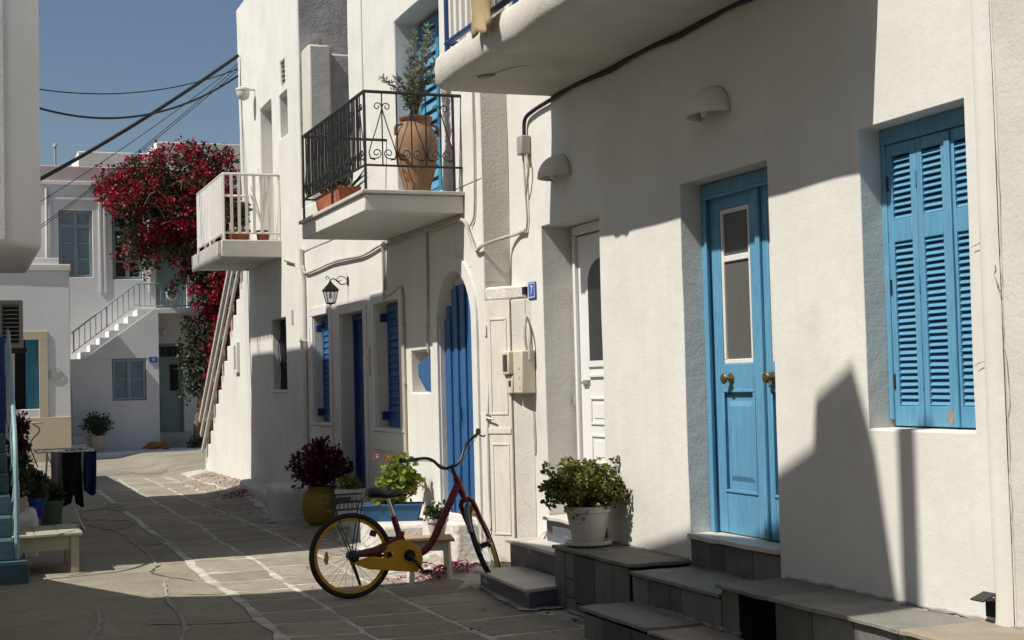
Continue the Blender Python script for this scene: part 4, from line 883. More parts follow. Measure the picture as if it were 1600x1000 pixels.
MB().box(XN - .016, XN - .006, 10.91, 11.07, 2.29, 2.43).build('plate', 'signblue', sg, bevel=.003)
ring(MB(), 'x', XN - .0175, XN - .016, 10.925, 11.055, 2.305, 2.415, .005).build('border', 'signwhite', sg)
def text(s_, size, loc, rot, m, parent, name='lettering'):
    cu = bpy.data.curves.new('t', 'FONT'); cu.body = s_; cu.size = size; cu.align_x = 'CENTER'; cu.align_y = 'CENTER'; cu.extrude = .001
    o = bpy.data.objects.new('t', cu); col.objects.link(o); bpy.context.view_layer.update()
    me = bpy.data.meshes.new_from_object(o.evaluated_get(bpy.context.evaluated_depsgraph_get())); bpy.data.objects.remove(o)
    me.materials.clear(); me.materials.append(M[m]); q = bpy.data.objects.new(name, me); col.objects.link(q); q.parent = parent
    org = ORG.get(parent.name, Vector((0, 0, 0))); q.location = Vector(loc) - org; q.rotation_euler = rot; return q
text('7', .1, (XN - .0175, 10.99, 2.36), (R(90), 0, R(-90)), 'signwhite', sg)
text('10', .1, (4.68, YL - .022, 2.4), (R(90), 0, 0), 'signwhite', bx)
mt = thing('electricity_meter', 'yellowed electricity meter box with conduit beside the white door', 'meter box', (XN, 11.1, 1.68))
MB().box(XN - .13, XN - .004, 10.97, 11.17, 1.5, 1.86).build('back_box', 'meter', mt, bevel=.012)
fb = MB().box(XN - .17, XN - .02, 11.175, 11.32, 1.66, 1.86).build('meter_box', 'meter', mt, bevel=.012)
MB().box(XN - .174, XN - .17, 11.2, 11.295, 1.69, 1.83).build('meter_glass', 'glass', fb)
f2 = MB().box(XN - .14, XN - .02, 11.175, 11.29, 1.5, 1.655).build('breaker_box', 'meter', mt, bevel=.01); MB().box(XN - .143, XN - .14, 11.2, 11.25, 1.56, 1.61).build('switch', 'black', f2)
for z in (1.56, 1.64, 1.72): MB().lathe([(.018, 0), (.018, .004)], 12, (0, 0, 0), Matrix.Translation((XN - .13, 11.03, z)) @ Euler((0, -math.pi / 2, 0)).to_matrix().to_4x4()).build('knockout', 'meter', mt)
MB().tube(curve([(XN - .06, 11.03, 1.86), (XN - .07, 11.03, 2.0), (XN - .05, 11.06, 2.12), (XN - .03, 11.1, 2.14), (XN - .05, 10.98, 2.0), (XN - .06, 10.96, 1.78)]), .013, 7).build('conduit_loop', 'whitecable', mt, 60)
bc = thing('junction_box', 'grey junction box with hanging cables under the near balcony', 'junction box', (XN, 11.0, 3.6))
MB().box(XN - .09, XN - .003, 10.95, 11.06, 3.5, 3.66).build('box', 'acgrey', bc, bevel=.01)
MB().tube(curve([(XN - .045, 10.97, 3.52), (XN - .04, 10.93, 3.38), (XN - .04, 10.97, 3.25), (XN - .03, 11.02, 3.17)]), .011, 6).tube([(XN - .04, 11.04, 3.52), (XN - .03, 11.03, 3.2), (XN - .02, 11.03, 2.95), (XN - .02, 11.06, 2.86)], .009, 6).build('cable_loop', 'whitecable', bc, 60)
def cable(name, pts, r_, m, label, cat='cable', n=8, group=None):
    o = MB().tube(curve(pts, n), r_, 6).build(name, m, smooth=60); tag(o, label, cat, group); return o
nb_ = [(XN - .03, 6.2 + i * .35, 3.868 + .012 * math.sin(i * 1.9)) for i in range(13)]
cable('wall_cable', nb_ + [(XN - .03, 10.8, 3.84), (XN - .03, 11.0, 3.8), (XN - .03, 11.03, 3.66)], .017, 'cable', 'black cable run along the wall under the near balcony')
cable('wall_cable', [(XN - .03, 11.06, 2.87), (XN - .03, 11.25, 2.86), (4.4, 11.43, 2.84), (4.23, 11.45, 2.78), (4.22, 11.6, 2.75), (XA - .03, 11.75, 2.9), (XA - .03, 11.95, 3.06), (XA - .03, 12.6, 3.06), (XA - .03, 13.0, 3.08), (XA - .03, 14.2, 3.07), (XA - .03, 14.6, 3.09), (XA - .03, 15.3, 3.05), (XA - .03, 16.6, 3.09), (XA - .03, 18.0, 3.07), (XA - .03, 18.3, 3.2), (XA - .03, 19.3, 3.35)], .016, 'whitecable', 'painted cable bundle running under the iron balcony along the wall')
cable('wall_cable', [(XA - .015, 13.02, 3.06), (XA - .015, 13.03, 2.5), (XA - .015, 13.06, 1.95), (XA + .06, 13.1, 1.85)], .011, 'whitecable', 'thin painted cable dropping to the meter niche')
cable('wall_cable', [(XA - .015, 11.63, 6), (XA - .015, 11.62, 4.5), (XA - .015, 11.64, 3.2), (XA - .02, 11.75, 2.98)], .009, 'whitecable', 'thin painted cable down the wall right of the iron balcony')
cable('wall_cable', [(XN - .012, 11.13, 2.36), (XN - .015, 11.13, 2.1), (XN - .012, 11.14, 1.86)], .011, 'whitecable', 'short painted cable dropping into the electricity meter')
MB().box(XN - .03, XN - .002, 11.11, 11.17, 2.34, 2.4).build('cable_hole', 'dark', mt)
dk = MB(); pr_ = [(0, .0), (.02, .05), (.012, .12), (.03, .2), (.016, .3), (.022, .36), (-.008, .38), (-.016, .28), (-.022, .15), (-.012, .03)]
dk.prism([(11.02 + a, .98 + b) for a, b in pr_], XN - .009, XN - .004).build('plaster_gap', 'crackm', near)
# conduits and drainpipe on the arch house
cp = thing('conduit', 'cream conduit running down the wall beside the blue shuttered window', 'conduit', (XA, 13.9, 0))
MB().tube([(XA - .02, 13.83, 2.52), (XA - .02, 13.83, .5)], .014, 7).tube(curve([(XA - .02, 14.5, 2.53), (XA - .02, 14.2, 2.55), (XA - .02, 13.9, 2.6), (XA - .02, 13.83, 2.5)]), .012, 7).build('pipe', 'tan_pipe', cp, 60)
MB().box(XA - .03, XA, 14.47, 14.53, 2.5, 3.12).build('duct', 'whitecable', cp)
for z in (.9, 1.6, 2.2): MB().box(XA - .037, XA, 13.81, 13.85, z, z + .02).build('clip', 'tan_pipe', cp)
dp = thing('drainpipe', 'white drainpipe with bent top beside the street lantern', 'drainpipe', (XA, 18.2, 0))
MB().tube([(XA - .05, 18.3, 3.4), (XA - .06, 18.28, 3.2), (XA - .04, 18.2, 3.02), (XA - .04, 18.2, .5)], [.06, .06, .045, .045], 10).build('pipe', 'whitepaint', dp, 50)
for z in (1.0, 2.2): MB().tube([(XA - .04 + .055 * math.cos(a), 18.2 + .055 * math.sin(a), z) for a in [2 * math.pi * i / 14 for i in range(14)]], .008, 5, True).build('strap', 'whitepaint', dp)
# lantern
LY, LX, LZ = 16.05, 3.93, 2.5
la = thing('street_lantern', 'black iron lantern on a scrolled bracket above the dark blue door', 'lantern', (XA, LY, 2.6))
br = MB().lathe([(.06, 0), (.06, .012), (.03, .02)], 12, (0, 0, 0), Matrix.Translation((XA, LY, 2.72)) @ Euler((0, -math.pi / 2, 0)).to_matrix().to_4x4() @ Matrix.Diagonal((1.5, 1, 1, 1)))
br.tube(curve([(XA - .01, LY, 2.68), (XA - .12, LY, 2.66), (XA - .2, LY, 2.72), (XA - .26, LY, 2.76), (LX, LY, 2.73), (LX, LY, 2.7)]), .011, 6)
br.tube(curve([(XA - .01, LY, 2.74), (XA - .1, LY, 2.8), (XA - .17, LY, 2.79), (XA - .2, LY, 2.74), (XA - .16, LY, 2.71), (XA - .13, LY, 2.74)]), .008, 6)
br.tube(curve([(LX - .06, LY, 2.74), (LX - .08, LY, 2.78), (LX - .05, LY, 2.8), (LX, LY, 2.75)]), .007, 6); br.build('bracket', 'black', la, 60)
la.location.z = 2.74; la.scale = (.66, .66, .66)
sq = lambda r_, z: [Vector((LX + sx_ * r_, LY + sy_ * r_, z)) for sx_, sy_ in ((-1, -1), (1, -1), (1, 1), (-1, 1))]
a_, b_, c_ = sq(.125, 2.56), sq(.03, 2.68), sq(.125, 2.545); f_ = [(0, 1, 5, 4), (1, 2, 6, 5), (2, 3, 7, 6), (3, 0, 4, 7)]
MB().add(c_ + a_, f_ + [(3, 2, 1, 0)]).add(a_ + b_, f_ + [(4, 5, 6, 7)]).lathe([(.03, 0), (.035, .02), (.012, .04), (.016, .055), (.005, .07)], 8, (LX, LY, 2.675)).build('cap', 'black', la)
t_, u_ = sq(.105, 2.54), sq(.065, 2.33); cg = MB()
for i in range(4): cg.tube([t_[i], u_[i]], .009, 5); cg.tube([u_[i], u_[(i + 1) % 4]], .009, 5); cg.tube([t_[i], t_[(i + 1) % 4]], .008, 5)
cg.add(sq(.06, 2.315) + sq(.066, 2.33), f_ + [(3, 2, 1, 0), (4, 5, 6, 7)]).lathe([(.005, -.03), (.02, -.015), (.02, 0)], 8, (LX, LY, 2.318)); cg.build('cage', 'black', la)
M['lampglass'] = mat('lantern glass', (.55, .55, .52), .1, None, 3, .5); M['lampglass'].node_tree.nodes['Principled BSDF'].inputs['Alpha'].default_value = .35
for i in range(4):
    j = (i + 1) % 4; MB().add([t_[i], t_[j], u_[j], u_[i]], [(0, 1, 2, 3)]).build('pane', 'lampglass', la, solid=False)
MB().lathe([(.012, .1), (.02, .07), (.032, .03), (.024, -.01), (.005, -.02)], 12, (LX, LY, 2.43)).build('bulb', 'whitepaint', la, 60)
# tower lamp, small plates
tl = thing('bulkhead_lamp', 'small white globe wall lamp high on the tall house', 'lamp', (XA, 21.1, 6.05))
MB().tube([(XA, 21.3, 6.12), (XA - .16, 21.3, 6.14)], .02, 6).lathe([(.11, 0), (.11, .03), (.06, .05)], 12, (XA - .18, 21.3, 6.1)).build('arm', 'whitepaint', tl); MB().lathe([(.02, -.15), (.08, -.12), (.1, -.05), (.1, 0)], 12, (XA - .18, 21.3, 6.1)).build('globe', 'whitepot', tl, 60)
pt_ = MB().box(XA - .02, XA - .003, 15.15, 15.27, 1.9, 2.02).box(XA - .02, XA - .003, 15.16, 15.26, 1.72, 1.88).build('door_plate', 'meter'); tag(pt_, 'small weathered plate between dark blue door and shuttered window', 'plate')
for y, z, lb_ in ((19.0, 2.55, 'narrow grey vent slot right of the barred window'), (17.98, 2.25, 'narrow grey vent slot beside the drainpipe')):
    v_ = MB().box(XA - .006, XA - .002, y - .05, y + .05, z - .1, z + .1).build('vent_slot', 'acgrey'); tag(v_, lb_, 'vent')

# overhead cables between the tall house and the left side
def wire(a, b, sag, r_, label, m='cable', n=24):
    a, b = Vector(a), Vector(b); p = [a.lerp(b, i / n) - Vector((0, 0, sag * 4 * (i / n) * (1 - i / n))) for i in range(n + 1)]
    o = MB().tube(p, r_, 5).build('overhead_cable', m, smooth=60); tag(o, label, 'cable', 'overhead cables')
wire((4.22, 22.44, 6.90), (0.38, 21.14, 4.21), 0.10, 0.030, 'thickest black overhead cable, sloping down to the left')
wire((4.22, 22.46, 6.69), (0.38, 20.25, 5.87), 0.30, 0.009, 'uppermost thin overhead cable, nearly level')
wire((4.22, 22.47, 6.58), (0.38, 20.30, 5.77), 0.55, 0.017, 'sagging black overhead cable, second from the top')
wire((4.22, 22.45, 6.77), (0.38, 21.33, 3.86), 0.10, 0.006, 'thin overhead cable sloping to the left window')
wire((4.22, 22.46, 6.73), (0.38, 21.55, 3.45), 0.10, 0.006, 'thin overhead cable, upper of the lowest pair')
wire((4.22, 22.46, 6.67), (0.38, 21.58, 3.40), 0.08, 0.006, 'lowest thin overhead cable in front of the far house')

# ================================================================== BICYCLE (local frame: x forward, y left, z up, rear hub at height r)
RW = .32
bk = local('bicycle', 'maroon step-through bicycle with yellow rims and yellow chain guard', 'bicycle', (2.84, 10.78, gz(2.84, 10.78) + .008), 0)
bk.rotation_euler = Euler((R(-3), R(-.8), R(-1))); bk.scale = (1.03, 1.03, 1.03)
def circ(c, r_, n=40, ax='y', a0=0, a1=2 * math.pi):
    return [(c[0] + r_ * math.cos(a0 + (a1 - a0) * i / n), c[1], c[2] + r_ * math.sin(a0 + (a1 - a0) * i / n)) for i in range(n + (a1 - a0 < 6.28))]
def wheel(name, parent, T=None):
    def tr(mb):
        if T: mb.v = [T @ v for v in mb.v]
        return mb
    h = (0, 0, 0) if T else (0, 0, RW)
    t = tr(MB().tube(circ(h, RW - .022, 48), .022, 8, True)).build(name, 'rubber', parent, 60)
    rm = MB(); n = 48
    for i in range(n):
        a = 2 * math.pi * i / n
        for r_, y in ((RW - .034, -.014), (RW - .034, .014), (RW - .062, .009), (RW - .062, -.009)): rm.v.append(Vector((h[0] + r_ * math.cos(a), y, h[2] + r_ * math.sin(a))))
    rm.f = [(i * 4 + j, i * 4 + (j + 1) % 4, ((i + 1) % n) * 4 + (j + 1) % 4, ((i + 1) % n) * 4 + j) for i in range(n) for j in range(4)]
    tr(rm).build('rim', 'yellow', t, 40)
    for k in range(28):
        a = 2 * math.pi * k / 28; b = a + (.5 if k % 2 else -.5); sd = .024 if k % 4 < 2 else -.024
        tr(MB().tube([(h[0] + .028 * math.cos(b), sd, h[2] + .028 * math.sin(b)), (h[0] + (RW - .06) * math.cos(a), 0, h[2] + (RW - .06) * math.sin(a))], .0014, 4)).build('spoke', 'steel', t)
    T2 = Matrix.Translation(h) @ Euler((math.pi / 2, 0, 0)).to_matrix().to_4x4()
    tr(MB().lathe([(.012, -.06), (.03, -.045), (.034, -.03), (.022, -.025), (.022, .025), (.034, .03), (.03, .045), (.012, .06)], 14, (0, 0, 0), T2)).build('hub', 'blackplastic', t, 40)
    return t
rw = wheel('rear_wheel', bk)
rf = MB().prism([(-.215, RW - .02), (-.2, RW + .04), (-.185, RW + .05), (-.175, RW), (-.185, RW - .05), (-.2, RW - .05)], -.03, -.024, 'y'); rf.build('reflector', 'yellow', rw)
fr = MB()
B = lambda x, z, y=0: (x, y, z + RW)
fr.tube(curve([B(.885, .50), B(.80, .34), B(.70, .155), B(.63, .04), B(.55, -.02), B(.44, -.03)], 6), [.03] * 25 + [.034] * 6, 12)
fr.tube([B(.43, -.04), B(.385, .12), B(.345, .27)], .024, 10)
fr.tube([B(.41, .1), B(.2, .02, -.045), B(.0, .0, -.06)], [.036, .03, .018], 10).tube([B(.41, .1), B(.2, .02, .045), B(0, 0, .06)], [.036, .03, .018], 10)
fr.tube([B(.43, -.03), B(.2, -.02, .05), B(0, 0, .06)], .012, 8)
axs = Vector((-.34, 0, .94)); hp = Vector(B(.885, .47))
fr.tube([hp + axs * .075, hp - axs * .085], .028, 12); fr.lathe([(.045, -.04), (.045, .04)], 14, (0, 0, 0), Matrix.Translation(B(.43, -.03)) @ Euler((math.pi / 2, 0, 0)).to_matrix().to_4x4())
fr.cbox(B(.39, .13), (.05, .06, .05), 0, 0, R(15)); fr.build('frame', 'red', bk, 50)
MB().tube([B(.35, .26), B(.31, .4)], .014, 8).build('seat_post', 'steel', bk, 50)
sd = MB(); prof = [(-.15, .068, .03), (-.13, .082, .04), (-.08, .088, .042), (-.02, .066, .038), (.04, .03, .032), (.1, .022, .026), (.125, .012, .018)]
for x, wd, th in prof:
    for j in range(12):
        a = 2 * math.pi * j / 12; sd.v.append(Vector(B(.30 + x, .44 + math.sin(a) * th + (.02 if x < -.07 else 0) + .0, math.cos(a) * wd)))
sd.f = [(i * 12 + j, i * 12 + (j + 1) % 12, (i + 1) * 12 + (j + 1) % 12, (i + 1) * 12 + j) for i in range(6) for j in range(12)] + [tuple(range(12)), tuple(range(72, 84))]
sdl = sd.build('saddle', 'blackplastic', bk, 60); sdl['label'] = 'black padded saddle with tan underside'
un = MB(); [un.v.append(Vector(B(.30 + x, .412 + (.012 if x < -.07 else 0) - .012 * math.sin(a), math.cos(a) * wd * .9))) for x, wd, th in prof[:4] for a in [math.pi * j / 8 for j in range(9)]]
un.f = [(i * 9 + j, i * 9 + j + 1, (i + 1) * 9 + j + 1, (i + 1) * 9 + j) for i in range(3) for j in range(8)]; un.build('underside', 'stoolwood', sdl, 60, solid=False)
# chain guard outlined as a closed plate
gp = [(425, 652), (510, 625), (585, 630), (602, 618), (600, 602), (525, 612), (560, 585), (600, 560), (640, 546), (695, 560), (730, 585), (742, 625), (738, 665), (718, 684), (500, 682), (435, 664)]
def zp(p):
    dx, dz = (400 + p[0] / 2.857 - 548) / 203, -(650 + p[1] / 2.857 - 870) / 203; return (dx * .991 + dz * .13, -dx * .13 + dz * .991 + RW)
G = [zp(p) for p in gp]
cgd = MB().prism(G, -.062, -.046, 'y').build('chain_guard', 'yellow', bk, bevel=.005)
T3 = Matrix.Translation(B(.44, -.03, -.063)) @ Euler((math.pi / 2, 0, 0)).to_matrix().to_4x4()
MB().lathe([(.045, 0), (.045, .002)], 18, (0, 0, 0), T3).build('crank_opening', 'dark', cgd)
def crank(sgn, ang, y):
    c = Vector(B(.44, -.03, y)); e = c + Vector((math.cos(ang), 0, math.sin(ang))) * .16
    k = MB().tube([c, e], [.014, .011], 8); k.lathe([(.022, -.012), (.022, .012)], 12, (0, 0, 0), Matrix.Translation(c) @ Euler((math.pi / 2, 0, 0)).to_matrix().to_4x4()); k = k.build('crank_arm', 'blackplastic', bk, 50)
    p = e + Vector((0, sgn * .055, 0)); pd = MB().cbox(p + Vector((.03, 0, 0)), (.018, .085, .024)).cbox(p - Vector((.03, 0, 0)), (.018, .085, .024)).cbox(p + Vector((0, .035, 0)), (.06, .012, .024)).cbox(p - Vector((0, .035, 0)), (.06, .012, .024)).tube([p - Vector((0, .055, 0)), p + Vector((0, .05, 0))], .008, 6)
    pd.build('pedal', 'blackplastic', k)
crank(-1, R(-52), -.085); crank(1, R(128), .085)
MB().tube([B(.01, -.02, .07), B(.05, -.12, .09), B(.09, -.235, .11)], [.016, .014, .01], 8).lathe([(.03, 0), (.045, .02), (.045, .05), (.03, .06)], 12, (0, 0, 0), Matrix.Translation(B(0, 0, -.05)) @ Euler((math.pi / 2, 0, 0)).to_matrix().to_4x4()).build('kickstand', 'blackplastic', bk, 50)
# rear mudguard struts, lamp and wire basket
for y in (-.05, .05): MB().tube([B(0, .01, y), B(-.11, .34, y)], .005, 5).tube([B(.02, .01, y), B(.08, .33, y), B(.1, .4, y)], .005, 5).build('basket_stay', 'blackplastic', bk)
bs_ = MB(); x0_, x1_, zb_, zt_ = -.17, .09, .345, .46
for z, gx_ in ((zb_, .02), (.4, .01), (zt_, 0)):
    q = [(x0_ + gx_, -.1 + gx_), (x1_ - gx_, -.1 + gx_), (x1_ - gx_, .1 - gx_), (x0_ + gx_, .1 - gx_)]
    bs_.tube([B(a, z, b) for a, b in q], .004, 5, True)
bsk = bs_.build('wire_basket', 'black', bk)
for i in range(8):
    x = x0_ + .02 + i * .0325
    MB().tube([B(x, zt_, -.1), B(x, zb_, -.08), B(x, zb_, .08), B(x, zt_, .1)], .0025, 4).build('wire', 'black', bsk)
MB().cbox(B(-.06, .42, -.108), (.11, .012, .05)).build('lock_case', 'blackplastic', bsk, bevel=.012)
MB().cbox(B(.17, .155, -.04), (.05, .03, .045), 0, 0, R(20)).build('rear_lamp', 'blackplastic', bk, bevel=.006)
# steered front end: everything below turns about the head tube axis
piv = hp; D = R(62); Q = Matrix.Translation(piv) @ Matrix.Rotation(D, 4, axs) @ Matrix.Translation(-piv)
fhub = Vector(B(1.085, 0)); crown = piv - axs * .14
fk = MB()
for s_ in (-1, 1): fk.tube([Q @ (crown + Vector((0, s_ * .02, .03))), Q @ (crown + Vector((.012, s_ * .05, -.01))), Q @ (crown + Vector((.035, s_ * .055, -.08))), Q @ (fhub + Vector((0, s_ * .055, 0)))], [.02, .02, .018, .011], 8)
fk.tube([Q @ (piv - axs * .085), Q @ crown], .024, 10); fk.build('fork', 'red', bk, 50)
fwheel = wheel('front_wheel', bk, Q @ Matrix.Translation(fhub))
MB().tube([Q @ Vector((fhub.x + (RW + .022) * math.cos(a), 0, fhub.z + (RW + .022) * math.sin(a))) for a in [R(70 + i * 9) for i in range(12)]], .02, 6).build('front_mudguard', 'fender', bk, 60)
MB().tube([Q @ (fhub + Vector((0, -.03, .01))), Q @ (fhub + Vector((0, -.06, .01)))], .03, 10).build('hub_brake', 'steel', bk, 50)
hb0 = piv + axs * .16
pth = lambda s_: [hb0, hb0 + Vector((.0, s_ * .045, .0)), hb0 + Vector((.01, s_ * .09, .03)), hb0 + Vector((.035, s_ * .13, .10)), hb0 + Vector((.03, s_ * .18, .14)), hb0 + Vector((-.03, s_ * .25, .15)), hb0 + Vector((-.1, s_ * .3, .145)), hb0 + Vector((-.2, s_ * .325, .14))]
hbm = MB(); hbm.tube([Q @ (piv + axs * .07), Q @ hb0], .017, 8)
for s_ in (-1, 1): hbm.tube([Q @ p for p in curve(pth(s_), 5)], .0125, 8)
hbm = hbm.build('handlebar', 'blackplastic', bk, 60)
for s_ in (-1, 1):
    p = pth(s_); MB().tube([Q @ p[-1], Q @ (p[-2] * .7 + p[-1] * .3)], .019, 8).build('grip', 'rubber', hbm, 60)
    MB().tube([Q @ (p[-2] + Vector((.02, 0, -.01))), Q @ (p[-2] + Vector((.03, s_ * .03, -.035))), Q @ (p[-1] + Vector((.05, s_ * .03, -.04)))], .006, 5).build('brake_lever', 'blackplastic', hbm)
    MB().tube(curve([Q @ (p[-2] + Vector((.02, 0, 0))), Q @ (hb0 + Vector((.14, s_ * .16, .12))), Q @ (hb0 + Vector((.1, s_ * .03, -.04))), Q @ (crown + Vector((.06, 0, 0)))], 6), .003, 4).build('brake_cable', 'cable', hbm)

# ================================================================== STOOL and things by the door
stl = local('wooden_stool', 'white painted low stool with pine seat behind the bicycle', 'stool', (3.66, 11.38, gz(3.66, 11.38)), R(-14))
for x in (-.15, .15):
    for y in (-.16, .16): MB().tube([(x * 1.06, y * 1.06, 0), (x * .96, y * .96, .34)], .022, 4).build('leg', 'whitepaint', stl)
for y in (-.155, .155): MB().box(-.15, .15, y - .012, y + .012, .265, .34).build('apron', 'whitepaint', stl)
for x in (-.15, .15): MB().box(x - .012, x + .012, -.14, .14, .265, .34).build('apron', 'whitepaint', stl)
for i in range(4): MB().box(-.2, .2, -.205 + i * .104, -.105 + i * .104, .341, .36).build('seat_board', 'stoolwood', stl, bevel=.004)
def pot(t, prof, m, c=(0, 0, 0), soil=None, name='pot', n=24):
    o = MB().lathe(prof, n, c).build(name, m, t, 40)
    if soil: MB().lathe([(soil[0], soil[1] - .02), (soil[0], soil[1])], n, c).build('soil', 'soil', t)
    return o
def wall_of(r0_, r1_, h, rim=.02, t=.008): return [(r0_ * .9, 0), (r0_, .01), (r1_ - rim * .3, h - rim * 1.6), (r1_ + rim * .3, h - rim * 1.4), (r1_ + rim * .3, h), (r1_ - t, h), (r1_ - t - .005, h - .05)]
def bush(t, base, cs, m, per, l, wd, k=4, spread=.9, stems=True, up_=.3, seed=1, twig='twig', r_=.006):
    rg = random.Random(seed)
    if stems:
        mb = MB()
        for c, rad in cs[:40]:
            c = Vector(c); mid_ = Vector(base).lerp(c, .55) + Vector((rg.uniform(-.02, .02), rg.uniform(-.02, .02), .03)); mb.tube([base, mid_, c], [r_ * 1.4, r_, r_ * .5], 5)
        mb.build('stems', twig, t, 60)
    return foliage(MB(), cs, per, spread, l, wd, k, up_, rg).build('foliage', m, t, solid=False, kind='stuff')
def blob(c, r3, n, rad, seed, shell=.55):
    rg = random.Random(seed); out = []
    while len(out) < n:
        v = rv(rg)
        if v.length < shell: continue
        v = v * (.72 + .55 * abs(noise.noise(v.normalized() * 1.7 + Vector((seed, 0, 0)))) + (.3 if rg.random() < .07 else 0))
        out.append(((c[0] + v.x * r3[0], c[1] + v.y * r3[1], c[2] + v.z * r3[2]), rad * rg.uniform(.7, 1.3)))
    return out
sp_ = local('potted_plant', 'small green plant in white pot standing on the stool', 'potted plant', (3.75, 11.42, gz(3.66, 11.38) + .36))
pot(sp_, wall_of(.06, .09, .15), 'whitepot', soil=(.08, .13)); bush(sp_, (0, 0, .13), blob((0, 0, .2), (.12, .12, .06), 26, .04, 3, .2), 'shrub', 12, .035, .013, seed=3)
# jade plant
jd = local('jade_plant', 'bushy jade plant in white plastic pot on the slate block', 'potted plant', (4.25, 9.45, .401))
pot(jd, wall_of(.115, .165, .27, .03), 'whitepot', (0, 0, .02), (.15, .265))
MB().lathe([(.13, 0), (.17, .018), (.175, .04), (.165, .04), (.15, .02)], 24).build('saucer', 'whitepot', jd, 40)
jc = blob((-.02, 0, .42), (.36, .27, .2), 150, .055, 5, .4)
bush(jd, (0, 0, .27), jc, 'jade', 26, .036, .014, 6, seed=5, r_=.01)
# geranium in blue planter
gp_ = local('geranium_planter', 'leafy geranium in a long blue planter on whitewashed platform', 'potted plant', (3.88, 13.2, .301), R(-24))
mb = MB(); mb.add([(-.25, -.085, 0), (.25, -.085, 0), (.25, .085, 0), (-.25, .085, 0), (-.29, -.115, .16), (.29, -.115, .16), (.29, .115, .16), (-.29, .115, .16)], [(0, 1, 2, 3), (0, 1, 5, 4), (1, 2, 6, 5), (2, 3, 7, 6), (3, 0, 4, 7)])
mb.box(-.3, .3, -.125, -.112, .145, .165).box(-.3, .3, .112, .125, .145, .165).box(-.3, -.285, -.112, .112, .145, .165).box(.285, .3, -.112, .112, .145, .165); mb.build('planter', 'bluepot', gp_, bevel=.005)
MB().box(-.27, .27, -.1, .1, .12, .135).build('soil', 'soil', gp_)
gc = blob((.08, 0, .42), (.23, .13, .23), 40, .06, 8, .3) + blob((-.05, 0, .2), (.2, .1, .08), 14, .05, 9, .2)
bush(gp_, (.06, 0, .14), gc, 'gera', 9, .062, .034, 6, seed=8)
foliage(MB(), [((.3, -.08, .35), .03), ((-.02, -.1, .6), .025), ((-.14, -.05, .62), .02), ((-.1, -.11, .24), .035), ((.2, -.1, .3), .02)], 14, 1, .025, .012).build('flowers', 'flower', gp_, solid=False, kind='stuff')
# yellow urn with wine red shrub
yu = local('wine_red_shrub', 'wine red leaved shrub in a ribbed mustard urn', 'potted plant', (3.84, 15.9, gz(3.84, 15.9)))
pot(yu, [(.13, 0), (.15, .02)] + [(.165 + .05 * math.sin(math.pi * (.05 + .85 * i / 12)) + (.006 if i % 2 else 0), .03 + i * .028) for i in range(13)] + [(.14, .4), (.15, .43), (.13, .43), (.12, .38)], 'yellowpot', soil=(.125, .4))
bush(yu, (0, 0, .4), blob((.02, 0, .64), (.38, .3, .24), 130, .075, 11, .3) + blob((.05, 0, .84), (.28, .2, .12), 20, .05, 12, .4), 'wine', 24, .045, .017, seed=11)
wp = local('white_trough', 'white trough planter with yellow green leaves behind the bicycle saddle', 'potted plant', (3.95, 15.0, .08), R(-20))
MB().box(-.13, .13, -.1, .1, 0, .28).build('stand', 'rough', wp, bevel=.02)
mb = MB(); mb.add([(-.14, -.07, .29), (.14, -.07, .29), (.14, .07, .29), (-.14, .07, .29), (-.17, -.095, .41), (.17, -.095, .41), (.17, .095, .41), (-.17, .095, .41)], [(3, 2, 1, 0), (0, 1, 5, 4), (1, 2, 6, 5), (2, 3, 7, 6), (3, 0, 4, 7), (4, 5, 6, 7)]); mb.build('trough', 'whitepot', wp, bevel=.01)
bush(wp, (0, 0, .41), blob((0, 0, .46), (.16, .1, .07), 22, .05, 14, .2), 'limeleaf', 10, .06, .018, seed=14)
# big terracotta jar with olive on the iron balcony
oj = local('terracotta_jar', 'tall terracotta jar with young olive tree on the iron balcony', 'potted plant', (3.93, 12.32, 3.311))
pot(oj, [(.1, 0), (.115, .01), (.13, .1), (.165, .22), (.19, .34), (.198, .44), (.19, .53), (.165, .6), (.135, .645), (.13, .68), (.15, .7), (.155, .72), (.135, .725), (.12, .68)], 'terra', soil=(.122, .69), name='jar', n=32)
for s_ in (-1, 1): MB().tube(curve([(s_ * .14, -.02, .66), (s_ * .2, -.02, .63), (s_ * .205, -.02, .55)], 5), .014, 7).build('handle', 'terra', oj, 60)
rg = random.Random(21); st_ = MB(); lf_ = MB()
for i in range(13):
    a = rg.uniform(0, 6.28); ht = rg.uniform(.3, .92); ex = rg.uniform(.05, .2); e = Vector((math.cos(a) * ex, math.sin(a) * ex * .8, .7 + ht))
    if i in (0, 1): e = Vector((-.32 if i else .27, -.05, 1.0 + .05 * i))
    p = curve([(0, 0, .69), (e.x * .35, e.y * .35, .7 + ht * .45), tuple(e)], 8); st_.tube(p, [.006 * (1 - .7 * k / len(p)) for k in range(len(p))], 5)
    for q in p[5:]:
        for _ in range(9):
            d = rv(rg).normalized() + Vector((0, 0, .7)); lf_.leaf(q + rv(rg) * .02, d, rv(rg), rg.uniform(.04, .075), .0075)
st_.build('stems', 'twig', oj, 60); lf_.build('foliage', 'olive', oj, solid=False, kind='stuff')
bo = local('terracotta_trough', 'terracotta trough with spiky leaves behind the iron railing', 'potted plant', (3.5, 13.55, 3.311))
MB().add([(-.09, -.42, 0), (.09, -.42, 0), (.09, .42, 0), (-.09, .42, 0), (-.12, -.46, .19), (.12, -.46, .19), (.12, .46, .19), (-.12, .46, .19)], [(3, 2, 1, 0), (0, 1, 5, 4), (1, 2, 6, 5), (2, 3, 7, 6), (3, 0, 4, 7), (4, 5, 6, 7)]).build('trough', 'terrapot', bo, bevel=.008)
rg = random.Random(5); mb = MB()
